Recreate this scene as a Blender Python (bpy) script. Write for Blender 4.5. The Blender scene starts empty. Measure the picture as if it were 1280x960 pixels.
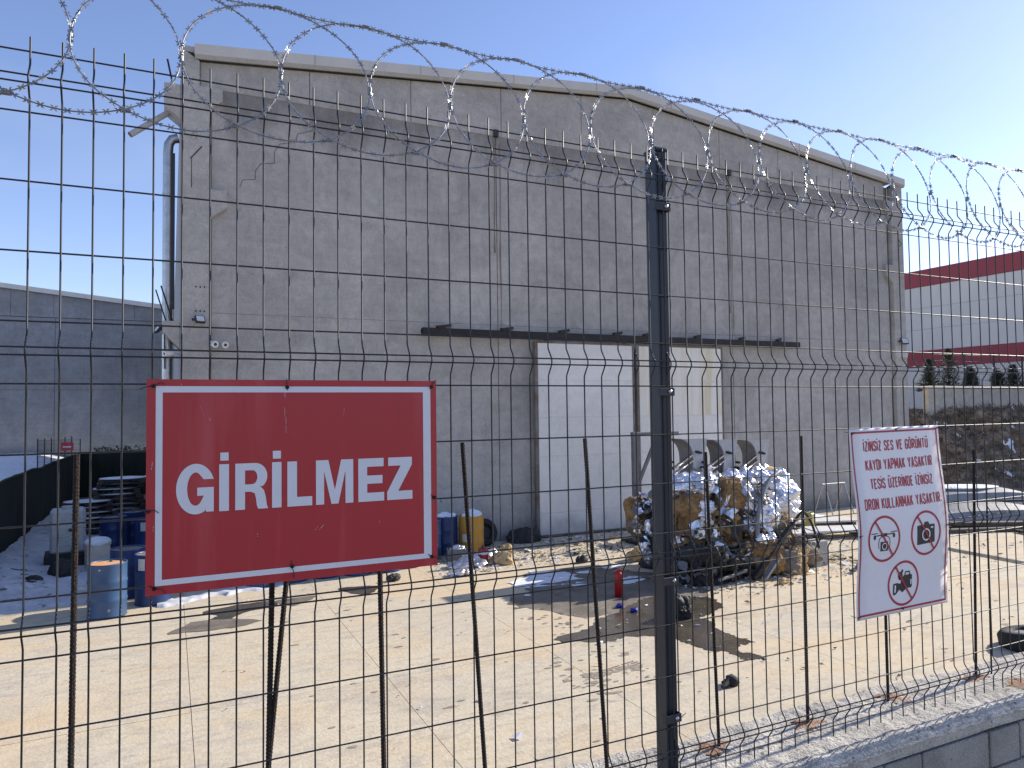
import bpy, bmesh, math, random
from mathutils import Vector, Matrix, noise
random.seed(7)
S = bpy.context.scene
C = S.collection
R = math.radians
D = 1.8405            # camera stands this far on the street side of the mesh fence (plane Y=0)
EYE = 3.3             # eye height above the sunken yard floor (z=0)

# ------------------------------------------------------------------ camera
cam = bpy.data.cameras.new('camera'); camo = bpy.data.objects.new('camera', cam); C.objects.link(camo)
cr, cu, cf = Vector((0.903731, -0.427903, -0.013005)), Vector((-0.004509, -0.039890, 0.999194)), Vector((0.428077, 0.902944, 0.037979))
cf.normalize(); cr = (cr - cf * cr.dot(cf)).normalized(); cu = cr.cross(cf)
mw = Matrix.Identity(4)
for i in range(3):
    mw[i][0], mw[i][1], mw[i][2] = cr[i], cu[i], -cf[i]
mw.translation = (0, -D, EYE)
camo.matrix_world = mw
cam.sensor_width = 36; cam.lens = 36 * 900 / 1280; cam.clip_start = .05; cam.clip_end = 6000
S.camera = camo

# ------------------------------------------------------------------ light
SUN_EL, SUN_OFF = 26.5, 5.0            # sun from the right, 6 degrees behind the line of the facade
sd = Vector((math.cos(R(SUN_EL)) * math.cos(R(SUN_OFF)), math.cos(R(SUN_EL)) * math.sin(R(SUN_OFF)), math.sin(R(SUN_EL))))
w = bpy.data.worlds.new('World'); S.world = w; w.use_nodes = True
nt = w.node_tree; bg = nt.nodes['Background']
sky = nt.nodes.new('ShaderNodeTexSky'); sky.sky_type = 'NISHITA'; sky.sun_disc = False
sky.sun_elevation = R(SUN_EL); sky.sun_rotation = R(90 - SUN_OFF)
sky.air_density = 1.0; sky.dust_density = 0.25; sky.ozone_density = 3.0; sky.altitude = 300
tc = nt.nodes.new('ShaderNodeTexCoord')
mp = nt.nodes.new('ShaderNodeMapping'); mp.inputs['Scale'].default_value = (1.2, 3.4, 5.0); mp.inputs['Rotation'].default_value = (.2, .5, .4)
ns = nt.nodes.new('ShaderNodeTexNoise'); ns.inputs['Scale'].default_value = 1.3; ns.inputs['Detail'].default_value = 7; ns.inputs['Distortion'].default_value = .6
rp = nt.nodes.new('ShaderNodeMapRange'); rp.inputs[1].default_value = .48; rp.inputs[2].default_value = .85; rp.inputs[3].default_value = 0; rp.inputs[4].default_value = .50
mx = nt.nodes.new('ShaderNodeMix'); mx.data_type = 'RGBA'; mx.inputs[7].default_value = (3.0, 3.4, 4.3, 1)
nt.links.new(tc.outputs['Generated'], mp.inputs['Vector']); nt.links.new(mp.outputs[0], ns.inputs['Vector'])
nt.links.new(ns.outputs['Fac'], rp.inputs[0]); nt.links.new(rp.outputs[0], mx.inputs[0])
tn = nt.nodes.new('ShaderNodeMix'); tn.data_type = 'RGBA'; tn.blend_type = 'MULTIPLY'; tn.inputs[0].default_value = 1; tn.inputs[7].default_value = (1.13, .985, 1.06, 1)   # white balance
nt.links.new(sky.outputs[0], tn.inputs[6]); nt.links.new(tn.outputs[2], mx.inputs[6]); nt.links.new(mx.outputs[2], bg.inputs['Color'])
bg.inputs['Strength'].default_value = 0.14
sl = bpy.data.lights.new('sun', 'SUN'); sl.energy = 4.7; sl.angle = R(.55); sl.color = (1, .92, .80)
so = bpy.data.objects.new('sun', sl); C.objects.link(so); so.rotation_euler = (-sd).to_track_quat('-Z', 'Y').to_euler(); so.location = (30, 5, 40)
S.view_settings.view_transform = 'Standard'; S.view_settings.look = 'None'; S.view_settings.exposure = 0.6; S.view_settings.gamma = 1
S.render.engine = 'CYCLES'

# ------------------------------------------------------------------ materials
def M(name, c1, c2=None, scale=4., rough=.6, metal=0., bump=0., bscale=40., stretch=(1, 1, 1), lo=.35, hi=.65, spot=None, sscale=20., sthr=.66, coord='Object', rvar=0., fine=.12):
    m = bpy.data.materials.new(name); m.use_nodes = True
    n = m.node_tree.nodes; l = m.node_tree.links; b = n['Principled BSDF']
    b.inputs['Roughness'].default_value = rough; b.inputs['Metallic'].default_value = metal
    if c2 is None: c2 = tuple(x * .82 for x in c1)
    if coord == 'World':
        g = n.new('ShaderNodeNewGeometry'); src = g.outputs['Position']
    else:
        t = n.new('ShaderNodeTexCoord'); src = t.outputs['Object']
    mp = n.new('ShaderNodeMapping'); mp.inputs['Scale'].default_value = stretch; l.new(src, mp.inputs['Vector'])
    a = n.new('ShaderNodeTexNoise'); a.inputs['Scale'].default_value = scale; a.inputs['Detail'].default_value = 6; a.inputs['Roughness'].default_value = .6
    l.new(mp.outputs[0], a.inputs['Vector'])
    mr = n.new('ShaderNodeMapRange'); mr.inputs[1].default_value = lo; mr.inputs[2].default_value = hi; l.new(a.outputs['Fac'], mr.inputs[0])
    x = n.new('ShaderNodeMix'); x.data_type = 'RGBA'; x.inputs[6].default_value = (*c1, 1); x.inputs[7].default_value = (*c2, 1); l.new(mr.outputs[0], x.inputs[0])
    out = x.outputs[2]
    f = n.new('ShaderNodeTexNoise'); f.inputs['Scale'].default_value = bscale; f.inputs['Detail'].default_value = 5; l.new(mp.outputs[0], f.inputs['Vector'])
    if fine:
        r2 = n.new('ShaderNodeMapRange'); r2.inputs[1].default_value = .3; r2.inputs[2].default_value = .7; r2.inputs[3].default_value = 1 - fine; r2.inputs[4].default_value = 1 + fine; l.new(f.outputs['Fac'], r2.inputs[0])
        h = n.new('ShaderNodeVectorMath'); h.operation = 'SCALE'; l.new(out, h.inputs[0]); l.new(r2.outputs[0], h.inputs['Scale']); out = h.outputs[0]
    if spot:
        s = n.new('ShaderNodeTexNoise'); s.inputs['Scale'].default_value = sscale; s.inputs['Detail'].default_value = 4; l.new(src, s.inputs['Vector'])
        sr = n.new('ShaderNodeMapRange'); sr.inputs[1].default_value = sthr; sr.inputs[2].default_value = sthr + .06; l.new(s.outputs['Fac'], sr.inputs[0])
        y = n.new('ShaderNodeMix'); y.data_type = 'RGBA'; y.inputs[7].default_value = (*spot, 1); l.new(out, y.inputs[6]); l.new(sr.outputs[0], y.inputs[0]); out = y.outputs[2]
    l.new(out, b.inputs['Base Color'])
    if rvar:
        rr = n.new('ShaderNodeMapRange'); rr.inputs[3].default_value = max(.02, rough - rvar); rr.inputs[4].default_value = rough + rvar; l.new(a.outputs['Fac'], rr.inputs[0]); l.new(rr.outputs[0], b.inputs['Roughness'])
    if bump:
        bp = n.new('ShaderNodeBump'); bp.inputs['Strength'].default_value = bump; bp.inputs['Distance'].default_value = .02; l.new(f.outputs['Fac'], bp.inputs['Height']); l.new(bp.outputs[0], b.inputs['Normal'])
    return m

def concrete_wall(name, base, warm=(1.07, 1.0, .91), stain_z=None, stain=.55, low=None, amt=1.):
    """cast concrete: cloudy patches, trowel streaks, pin holes, run-off dirt with a shape of its own"""
    m = bpy.data.materials.new(name); m.use_nodes = True
    n = m.node_tree.nodes; l = m.node_tree.links; b = n['Principled BSDF']; b.inputs['Roughness'].default_value = .9
    b.inputs['Specular IOR Level'].default_value = .25
    g = n.new('ShaderNodeNewGeometry'); pos = g.outputs['Position']
    def nz(scale, st=(1, 1, 1), det=6, dist=0., rough=.6):
        mp = n.new('ShaderNodeMapping'); mp.inputs['Scale'].default_value = st; l.new(pos, mp.inputs['Vector'])
        a = n.new('ShaderNodeTexNoise'); a.inputs['Scale'].default_value = scale; a.inputs['Detail'].default_value = det; a.inputs['Distortion'].default_value = dist; a.inputs['Roughness'].default_value = rough
        l.new(mp.outputs[0], a.inputs['Vector']); return a.outputs['Fac']
    def mr(x, a, bb, c, d):
        k = n.new('ShaderNodeMapRange'); k.inputs[1].default_value = a; k.inputs[2].default_value = bb; k.inputs[3].default_value = c; k.inputs[4].default_value = d; l.new(x, k.inputs[0]); return k.outputs[0]
    def mul(p, q):
        k = n.new('ShaderNodeMath'); k.operation = 'MULTIPLY'; l.new(p, k.inputs[0])
        if isinstance(q, float): k.inputs[1].default_value = q
        else: l.new(q, k.inputs[1])
        return k.outputs[0]
    v = mr(nz(.45, det=5, dist=.5), .3, .7, .82, 1.15)
    v = mul(v, mr(nz(2.6, det=8, dist=1.2, rough=.7), .3, .7, .84, 1.14))
    v = mul(v, mr(nz(1.0, (.9, .9, 9.), 6), .35, .7, .95, 1.05))
    v = mul(v, mr(nz(1.6, (2.2, 2.2, .16), 5), .55, .8, 1.0, .86))
    v = mul(v, mr(nz(24, det=6, rough=.75), .3, .7, .86, 1.13))
    v = mul(v, mr(nz(8, (1, 1, .6), 7, .8, .75), .3, .7, .90, 1.09))
    v = mul(v, mr(nz(5.5, (1, 1, 2.6), 4, .3), .66, .70, 1.0, 1.10))
    v = mul(v, mr(nz(17, det=2), .70, .73, 1.0, .72))
    v = mul(v, mr(nz(1.1, (.55, .55, 2.2), 8, .4, .72), .66, .72, 1.0, 1.12))
    v = mul(v, mr(nz(3.4, det=3), .70, .76, 1.0, .78))
    sx = n.new('ShaderNodeSeparateXYZ'); l.new(pos, sx.inputs[0])
    if stain_z:
        d = n.new('ShaderNodeMath'); d.operation = 'SUBTRACT'; d.inputs[0].default_value = stain_z; l.new(sx.outputs[2], d.inputs[1])   # metres below the beam
        j = n.new('ShaderNodeMath'); j.operation = 'ADD'; l.new(d.outputs[0], j.inputs[0]); l.new(mr(nz(1.3, (1, 1, .25), 5), .3, .75, .55, -.75), j.inputs[1])
        v = mul(v, mr(j.outputs[0], .05, .75, stain, 1.0))
    if low:
        j = n.new('ShaderNodeMath'); j.operation = 'ADD'; l.new(sx.outputs[2], j.inputs[0]); l.new(mr(nz(1.4, det=5), .3, .7, -.3, .3), j.inputs[1])
        v = mul(v, mr(j.outputs[0], .1, .55, low, 1.0))
    if amt != 1:
        k = n.new('ShaderNodeMath'); k.operation = 'POWER'; l.new(v, k.inputs[0]); k.inputs[1].default_value = amt; v = k.outputs[0]
    col = n.new('ShaderNodeMix'); col.data_type = 'RGBA'; col.inputs[6].default_value = (*[base * k for k in warm], 1); col.inputs[7].default_value = (base * 1.02, base * .98, base * .92, 1)
    l.new(nz(.3, det=4), col.inputs[0])
    h = n.new('ShaderNodeVectorMath'); h.operation = 'SCALE'; l.new(col.outputs[2], h.inputs[0]); l.new(v, h.inputs['Scale']); l.new(h.outputs[0], b.inputs['Base Color'])
    bp = n.new('ShaderNodeBump'); bp.inputs['Strength'].default_value = .25; bp.inputs['Distance'].default_value = .02; l.new(nz(30, det=5), bp.inputs['Height']); l.new(bp.outputs[0], b.inputs['Normal'])
    return m

m_fac = concrete_wall('facade_concrete', .40, stain_z=10.42, stain=.6, low=.72)
m_beam = concrete_wall('beam_concrete', .40)
m_col = concrete_wall('column_concrete', .405, low=.8)
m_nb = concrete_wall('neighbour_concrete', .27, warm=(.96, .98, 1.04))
m_cope = M('coping_concrete', (.56, .52, .45), (.36, .335, .295), 7, .95, bump=.5, bscale=110, spot=(.16, .145, .125), sscale=42, sthr=.615, fine=.2)
m_block = M('block_concrete', (.38, .36, .325), (.27, .255, .23), 6, .95, bump=.7, bscale=120, spot=(.12, .11, .10), sscale=30, sthr=.68)
m_mortar = M('mortar', (.23, .22, .21), (.15, .15, .14), 14, .95, bump=.8, bscale=100)
m_fence = M('fence_coating', (.010, .011, .014), (.016, .017, .020), 30, .42, fine=.05)
m_post = M('post_coating', (.014, .018, .028), (.018, .022, .032), 8, .42, fine=.06)
m_clamp = M('clamp_coating', (.022, .024, .030), (.03, .032, .038), 20, .5)
m_bolt = M('bolt_zinc', (.55, .55, .56), (.4, .4, .42), 60, .3, metal=1)
m_galv = M('galvanised_wire', (.30, .30, .30), (.17, .17, .175), 60, .5, metal=.85, rvar=.1)
m_barb = M('razor_barb', (.46, .46, .46), (.26, .26, .27), 80, .42, metal=.9)
m_rust = M('rusty_rebar', (.026, .014, .010), (.012, .009, .008), 40, .9, bump=.5, bscale=200)
m_rstain = M('rust_stain', (.30, .15, .08), (.36, .27, .20), 25, .95, bump=.7, bscale=100)
m_tie = M('tie_wire', (.03, .022, .018), (.018, .014, .012), 50, .7)
m_white = concrete_wall('door_white', .76, warm=(1.04, 1.0, .93), low=.45, amt=.42)
m_doory = M('door_stained', (.78, .75, .68), (.66, .56, .36), 1.6, .55, coord='World', stretch=(2.8, 2.8, .25), lo=.42, hi=.7, fine=.04)
m_seam = M('door_seam', (.32, .33, .34), None, 6, .7)
m_doorframe = M('rusty_frame', (.13, .09, .06), (.20, .19, .18), 3, .8, coord='World')
m_rail = M('rail_dark_steel', (.012, .010, .010), (.022, .017, .015), 5, .7)
m_fascia = M('fascia_sheet', (.60, .575, .52), (.53, .51, .465), 1.5, .5, coord='World', stretch=(1, 1, .4), fine=.05)
m_fascia2 = M('fascia_lip', (.44, .42, .38), (.37, .355, .32), 2, .55, coord='World')
m_roof = M('roof_sheet', (.40, .40, .39), None, 2, .5)
m_pipe = M('pipe_galvanised', (.46, .47, .48), (.36, .37, .38), 6, .38, metal=.85)
m_pvc = M('pipe_grey', (.42, .40, .37), None, 8, .6)
m_blackp = M('black_plastic', (.018, .018, .020), (.03, .03, .032), 12, .5)
m_lens = M('lamp_lens', (.62, .64, .64), (.52, .54, .54), 10, .2)
m_camw = M('camera_white', (.66, .66, .63), None, 10, .4)
m_redb = M('red_cladding', (.35, .045, .058), (.31, .042, .054), .6, .55, coord='World', fine=.03)
m_whb = M('white_cladding', (.74, .69, .62), (.68, .635, .57), .5, .55, coord='World', fine=.03)
m_beige = M('beige_render', (.62, .55, .45), (.50, .44, .36), 1.4, .95, bump=.3, bscale=6, coord='World')
m_snow = M('snow', (.82, .84, .88), (.74, .76, .80), 3, .75, bump=.5, bscale=9, coord='World', spot=(.16, .14, .12), sscale=5, sthr=.645, fine=.08)
m_snowd = M('dirty_snow', (.60, .61, .64), (.52, .53, .56), 2.2, .8, bump=.6, bscale=9, coord='World', spot=(.14, .125, .11), sscale=4.2, sthr=.62, fine=.12)
m_soil = M('bank_soil', (.10, .072, .048), (.34, .265, .185), 2.2, .97, bump=1., bscale=9, coord='World', lo=.38, hi=.7, spot=(.05, .036, .025), sscale=3.2, sthr=.60, fine=.3)
m_ground = M('open_ground', (.30, .26, .21), (.20, .17, .14), .35, .97, bump=.5, bscale=4, coord='World')
m_asph = M('street_paving', (.25, .235, .215), (.19, .18, .165), 2, .95, bump=.4, bscale=80, coord='World')
m_twig = M('dry_twig', (.20, .15, .095), (.11, .085, .06), 6, .9)
m_conif = M('conifer_green', (.052, .070, .045), (.085, .105, .065), 5, .85, fine=.25, bscale=20)
m_trunk = M('trunk_bark', (.07, .05, .035), None, 9, .9)
m_screen = M('screen_cloth', (.012, .018, .014), (.020, .027, .020), 1.6, .95, coord='World', stretch=(3, 3, .5), bump=.2, bscale=60)
m_scap = M('screen_edge', (.05, .075, .045), (.03, .045, .03), 6, .9)
m_pallet = M('pallet_wood', (.085, .07, .058), (.05, .042, .036), 6, .9)
m_blue = M('drum_blue', (.016, .045, .155), (.013, .034, .115), 3, .4, spot=(.42, .40, .36), sscale=5, sthr=.735, fine=.06)
m_blueL = M('drum_blue_worn', (.035, .095, .21), (.035, .07, .14), 3, .42, spot=(.50, .50, .47), sscale=7, sthr=.70, fine=.08)
m_orange = M('drum_lid_orange', (.80, .33, .06), (.62, .52, .38), 3.5, .5, lo=.45, hi=.62)
m_brownlid = M('drum_lid_brown', (.16, .12, .09), (.24, .20, .16), 5, .7)
m_yellow = M('drum_yellow', (.52, .27, .035), (.45, .235, .04), 3, .45, spot=(.12, .08, .05), sscale=8, sthr=.735)
m_label = M('paper_label', (.60, .56, .48), (.66, .64, .60), 10, .8)
m_tank = M('tank_white', (.50, .50, .48), (.40, .40, .385), 3, .6)
m_extred = M('extinguisher_red', (.42, .012, .012), (.36, .012, .014), 8, .3)
m_pink = M('canister_red', (.34, .03, .06), (.24, .02, .05), 8, .35)
m_foil = M('crumpled_foil', (.88, .88, .92), (.60, .60, .64), 3.5, .30, metal=.9, bump=.35, bscale=25, spot=(.30, .21, .10), sscale=3.0, sthr=.615, rvar=.14)
m_rustfoam = M('brown_foam', (.36, .22, .085), (.12, .060, .028), 2.6, .95, bump=1., bscale=22, spot=(.10, .085, .07), sscale=2.6, sthr=.585, fine=.35)
m_dust = M('dusty_sack', (.30, .26, .21), (.17, .14, .11), 5, .95, bump=.8, bscale=20, spot=(.55, .54, .52), sscale=9, sthr=.64)
m_tan = M('tan_foam', (.56, .36, .15), (.60, .46, .26), 7, .95, bump=1., bscale=30, spot=(.2, .11, .05), sscale=12, sthr=.63)
m_black = M('black_scrap', (.016, .015, .015), (.035, .031, .028), 6, .7, bump=.6, bscale=20)
m_steel = M('grey_steel', (.20, .20, .205), (.14, .14, .145), 4, .55, metal=.35)
m_shell = M('shell_sheet', (.44, .44, .45), (.36, .36, .37), 3, .5, metal=.15)
m_chrome = M('shiny_steel', (.72, .73, .75), (.5, .5, .52), 9, .22, metal=1)
m_hose = M('grey_hose', (.24, .24, .25), (.18, .18, .19), 9, .55)
m_rubber = M('tyre_rubber', (.014, .014, .014), (.024, .023, .022), 18, .8, bump=.3, bscale=60)
m_board = M('white_board', (.66, .66, .65), (.56, .55, .53), 3, .7)
m_can = M('olive_can', (.42, .38, .12), (.34, .30, .10), 6, .5)
m_tarp = M('tarp_grey', (.30, .30, .30), (.22, .22, .22), 2, .6, bump=.3, bscale=8)
m_timber = M('old_timber', (.10, .075, .055), (.16, .13, .10), 5, .9)
m_cblock = M('light_block', (.40, .39, .37), (.32, .31, .30), 8, .9, bump=.4, bscale=50)
m_cap = M('blue_plastic', (.012, .012, .30), (.012, .014, .22), 20, .4)
m_crumb = M('tan_crumbs', (.50, .38, .20), (.60, .52, .36), 9, .95)
m_grit = M('dark_grit', (.10, .08, .06), (.05, .042, .035), 12, .95)
m_flake = M('white_flakes', (.74, .74, .74), (.62, .62, .63), 12, .7)
m_redpost = M('red_paint', (.22, .012, .018), None, 8, .5)
m_signred = M('sign_red', (.40, .020, .027), (.47, .065, .072), 2.6, .36, lo=.52, hi=.8, stretch=(5, 5, .35), fine=.03, bscale=6, spot=(.42, .13, .12), sscale=16, sthr=.79)
m_signw = M('sign_white', (.68, .68, .71), (.65, .65, .68), 3, .45, fine=.02)
m_sheetw = M('sheet_white', (.80, .77, .78), (.76, .735, .745), 2.5, .4, fine=.02)
m_print = M('print_red', (.42, .020, .040), (.37, .020, .038), 8, .5, fine=.02)
m_ink = M('print_black', (.022, .022, .024), None, 8, .5, fine=.02)

def yard_material():
    m = bpy.data.materials.new('yard_concrete'); m.use_nodes = True
    n = m.node_tree.nodes; l = m.node_tree.links; b = n['Principled BSDF']; b.inputs['Roughness'].default_value = .88; b.inputs['Specular IOR Level'].default_value = .3
    g = n.new('ShaderNodeNewGeometry'); pos = g.outputs['Position']
    def nz(scale, st=(1, 1, 1), det=6, dist=0., rough=.6):
        mp = n.new('ShaderNodeMapping'); mp.inputs['Scale'].default_value = st; l.new(pos, mp.inputs['Vector'])
        a = n.new('ShaderNodeTexNoise'); a.inputs['Scale'].default_value = scale; a.inputs['Detail'].default_value = det; a.inputs['Distortion'].default_value = dist; a.inputs['Roughness'].default_value = rough
        l.new(mp.outputs[0], a.inputs['Vector']); return a.outputs['Fac']
    def mr(x, a, bb, c=0., d=1.):
        k = n.new('ShaderNodeMapRange'); k.inputs[1].default_value = a; k.inputs[2].default_value = bb; k.inputs[3].default_value = c; k.inputs[4].default_value = d; l.new(x, k.inputs[0]); return k.outputs[0]
    def mix(fac, p, q):
        k = n.new('ShaderNodeMix'); k.data_type = 'RGBA'; l.new(fac, k.inputs[0])
        for i, v in ((6, p), (7, q)):
            if isinstance(v, tuple): k.inputs[i].default_value = (*v, 1)
            else: l.new(v, k.inputs[i])
        return k.outputs[2]
    c = mix(mr(nz(.35, det=5, dist=.6), .32, .68), (.64, .55, .395), (.58, .51, .39))
    c = mix(mr(nz(.8, (1, 2.2, 1), 6, .8), .48, .70, 0, .8), c, (.62, .48, .295))
    c = mix(mr(nz(1.3, (1.1, 3.0, 1), 8, 1.4, .68), .50, .72, 0, .8), c, (.38, .335, .28))
    c = mix(mr(nz(.5, (1, 1, 1), 4, 1.), .60, .74, 0, .45), c, (.30, .27, .23))
    c = mix(mr(nz(7, (1, 1.8, 1), 8, 1.), .48, .75, 0, .6), c, (.36, .315, .26))
    c = mix(mr(nz(45, det=3), .66, .74, 0, .28), c, (.20, .17, .14))
    c = mix(mr(nz(.55, (1, 1.3, 1), 8, 2.2, .72), .54, .68, 0, .6), c, (.40, .36, .31))
    c = mix(mr(nz(.28, det=3, dist=1.), .5, .66, 0, .55), c, (.66, .50, .31))
    c = mix(mr(nz(2.0, det=6, dist=2., rough=.7), .60, .72, 0, .5), c, (.70, .62, .48))
    c = mix(mr(nz(3.2, det=5, dist=.5), .67, .74, 0, .7), c, (.24, .21, .17))
    l.new(c, b.inputs['Base Color'])
    bp = n.new('ShaderNodeBump'); bp.inputs['Strength'].default_value = .35; bp.inputs['Distance'].default_value = .02; l.new(nz(22, det=6), bp.inputs['Height']); l.new(bp.outputs[0], b.inputs['Normal'])
    return m
m_yard = yard_material()
m_wet = M('wet_concrete', (.060, .050, .036), (.11, .09, .064), 1.6, .22, coord='World', bump=.08, bscale=20, rvar=.15, spot=(.30, .26, .20), sscale=5, sthr=.70)
m_damp_shade = M('damp_shade_concrete', (.12, .10, .078), (.22, .19, .15), 2.2, .7, coord='World', bump=.2, bscale=30)  # damp tone, darkened further to deepen the scrap pile's shadow
m_print_t = M('tyre_print', (.24, .20, .155), (.34, .29, .23), 14, .9, coord='World')

# ------------------------------------------------------------------ helpers
class MB:
    def __init__(s): s.v = []; s.f = []; s.sm = []
    def add(s, vs, fs, smooth=False):
        o = len(s.v); s.v += [tuple(v) for v in vs]
        for f in fs: s.f.append([i + o for i in f]); s.sm.append(smooth)
    def box(s, a, b, rot=None, piv=None):
        x0, y0, z0 = a; x1, y1, z1 = b
        vs = [Vector(p) for p in ((x0, y0, z0), (x1, y0, z0), (x1, y1, z0), (x0, y1, z0), (x0, y0, z1), (x1, y0, z1), (x1, y1, z1), (x0, y1, z1))]
        if rot is not None:
            pv = Vector(piv) if piv is not None else (Vector(a) + Vector(b)) / 2
            vs = [rot @ (v - pv) + pv for v in vs]
        s.add(vs, [(0, 3, 2, 1), (4, 5, 6, 7), (0, 1, 5, 4), (1, 2, 6, 5), (2, 3, 7, 6), (3, 0, 4, 7)])
    def bar(s, p, q, w, h, up=(0, 0, 1)):
        p, q = Vector(p), Vector(q); d = (q - p).normalized(); u = Vector(up)
        if abs(d.dot(u)) > .98: u = Vector((0, 1, 0))
        r = d.cross(u).normalized() * w / 2; t = r.cross(d).normalized() * h / 2
        vs = [p - r - t, p + r - t, p + r + t, p - r + t, q - r - t, q + r - t, q + r + t, q - r + t]
        s.add(vs, [(0, 1, 2, 3), (7, 6, 5, 4), (0, 4, 5, 1), (1, 5, 6, 2), (2, 6, 7, 3), (3, 7, 4, 0)])
    def tube(s, pts, r, n=8, closed=False, cap=True, smooth=True):
        pts = [Vector(p) for p in pts]; N = len(pts); rr = r if isinstance(r, (list, tuple)) else [r] * N
        up = None; rings = []
        for i, p in enumerate(pts):
            a = pts[i - 1] if (i > 0 or closed) else p; b = pts[(i + 1) % N] if (i < N - 1 or closed) else p
            d = (b - a).normalized()
            if up is None:
                up = Vector((0, 0, 1)) if abs(d.z) < .9 else Vector((0, 1, 0))
            u = (up - d * up.dot(d)).normalized(); up = u; vv = d.cross(u)
            rings.append([p + (u * math.cos(2 * math.pi * k / n) + vv * math.sin(2 * math.pi * k / n)) * rr[i] for k in range(n)])
        vs = [v for ring in rings for v in ring]; fs = []
        for i in range(N if closed else N - 1):
            j = (i + 1) % N
            for k in range(n): fs.append((i * n + k, i * n + (k + 1) % n, j * n + (k + 1) % n, j * n + k))
        s.add(vs, fs, smooth)
        if cap and not closed:
            s.add(rings[0], [tuple(reversed(range(n)))]); s.add(rings[-1], [tuple(range(n))])
    def lathe(s, prof, c=(0, 0, 0), n=24, smooth=True):
        vs = []; fs = []; c = Vector(c)
        for r, z in prof:
            for k in range(n): vs.append(c + Vector((r * math.cos(2 * math.pi * k / n), r * math.sin(2 * math.pi * k / n), z)))
        for i in range(len(prof) - 1):
            for k in range(n): fs.append((i * n + k, i * n + (k + 1) % n, (i + 1) * n + (k + 1) % n, (i + 1) * n + k))
        s.add(vs, fs, smooth)
    def prism(s, poly, y0, y1):          # poly in (x,z), between two Y
        n = len(poly); vs = [(x, y0, z) for x, z in poly] + [(x, y1, z) for x, z in poly]
        fs = [tuple(range(n)), tuple(reversed(range(n, 2 * n)))] + [(i, i + n, (i + 1) % n + n, (i + 1) % n) for i in range(n)]
        s.add(vs, fs)
    def build(s, name, mat, parent=None, bevel=0., at=(0, 0, 0)):
        me = bpy.data.meshes.new(name); at = Vector(at)
        me.from_pydata([Vector(v) - at for v in s.v], [], s.f)
        me.polygons.foreach_set('use_smooth', s.sm)
        bm = bmesh.new(); bm.from_mesh(me); bmesh.ops.recalc_face_normals(bm, faces=bm.faces)
        if bevel:
            es = [e for e in bm.edges if len(e.link_faces) == 2 and e.calc_face_angle(0) > .6]
            bmesh.ops.bevel(bm, geom=es, offset=bevel, segments=1, affect='EDGES', clamp_overlap=True)
        bm.to_mesh(me); bm.free()
        me.materials.append(mat)
        o = bpy.data.objects.new(name, me); C.objects.link(o)
        if parent: o.parent = parent
        else: o.location = at
        return o

def thing(name, label, cat, loc=(0, 0, 0), rz=0., group=None):
    o = bpy.data.objects.new(name, None); C.objects.link(o); o.location = loc; o.rotation_euler = (0, 0, rz); o.empty_display_size = .1
    o['label'] = label; o['category'] = cat
    if group: o['group'] = group
    return o
def tag(o, label, cat, group=None):
    o['label'] = label; o['category'] = cat
    if group: o['group'] = group
    return o
def struct(o): o['kind'] = 'structure'; return o
def stuff(o): o['kind'] = 'stuff'; return o
def part(src, parent, loc=(0, 0, 0), rot=(0, 0, 0)):     # one more copy of a part, sharing its mesh
    c = src.copy(); C.objects.link(c); c.parent = parent; c.location = loc; c.rotation_euler = rot; return c
def dup(root, loc, rz, label):
    c = root.copy(); C.objects.link(c); c.location = loc; c.rotation_euler = (0, 0, rz); c['label'] = label
    for ch in root.children:
        d = ch.copy(); C.objects.link(d); d.parent = c
        for g in ch.children:
            e = g.copy(); C.objects.link(e); e.parent = d
    return c
def catmull(P, k=6, closed=True):
    n = len(P); out = []
    for i in range(n if closed else n - 1):
        p = [Vector(P[(i + j) % n] if closed else P[min(max(i + j, 0), n - 1)]) for j in (-1, 0, 1, 2)]
        for s in range(k):
            t = s / k
            out.append(.5 * ((2 * p[1]) + (p[2] - p[0]) * t + (2 * p[0] - 5 * p[1] + 4 * p[2] - p[3]) * t * t + (3 * p[1] - p[0] - 3 * p[2] + p[3]) * t ** 3))
    return out
def fill_curve(splines, name, mat, parent, depth=.0006, xf=None):
    """flat print cut from closed outlines (holes allowed) in (u,v); xf maps (u,v,w)->local xyz"""
    cu_ = bpy.data.curves.new(name, 'CURVE'); cu_.dimensions = '2D'; cu_.fill_mode = 'FRONT'
    for sp in splines:
        k = cu_.splines.new('POLY'); k.points.add(len(sp) - 1); k.use_cyclic_u = True
        for i, p in enumerate(sp): k.points[i].co = (p[0], p[1], 0, 1)
    t = bpy.data.objects.new(name, cu_); C.objects.link(t)
    me = bpy.data.meshes.new_from_object(t.evaluated_get(bpy.context.evaluated_depsgraph_get()))
    bpy.data.objects.remove(t); bpy.data.curves.remove(cu_)
    for v in me.vertices: v.co = Vector(xf(v.co.x, v.co.y, depth))
    me.name = name; me.materials.clear(); me.materials.append(mat)
    o = bpy.data.objects.new(name, me); C.objects.link(o); o.parent = parent
    return o
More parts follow.
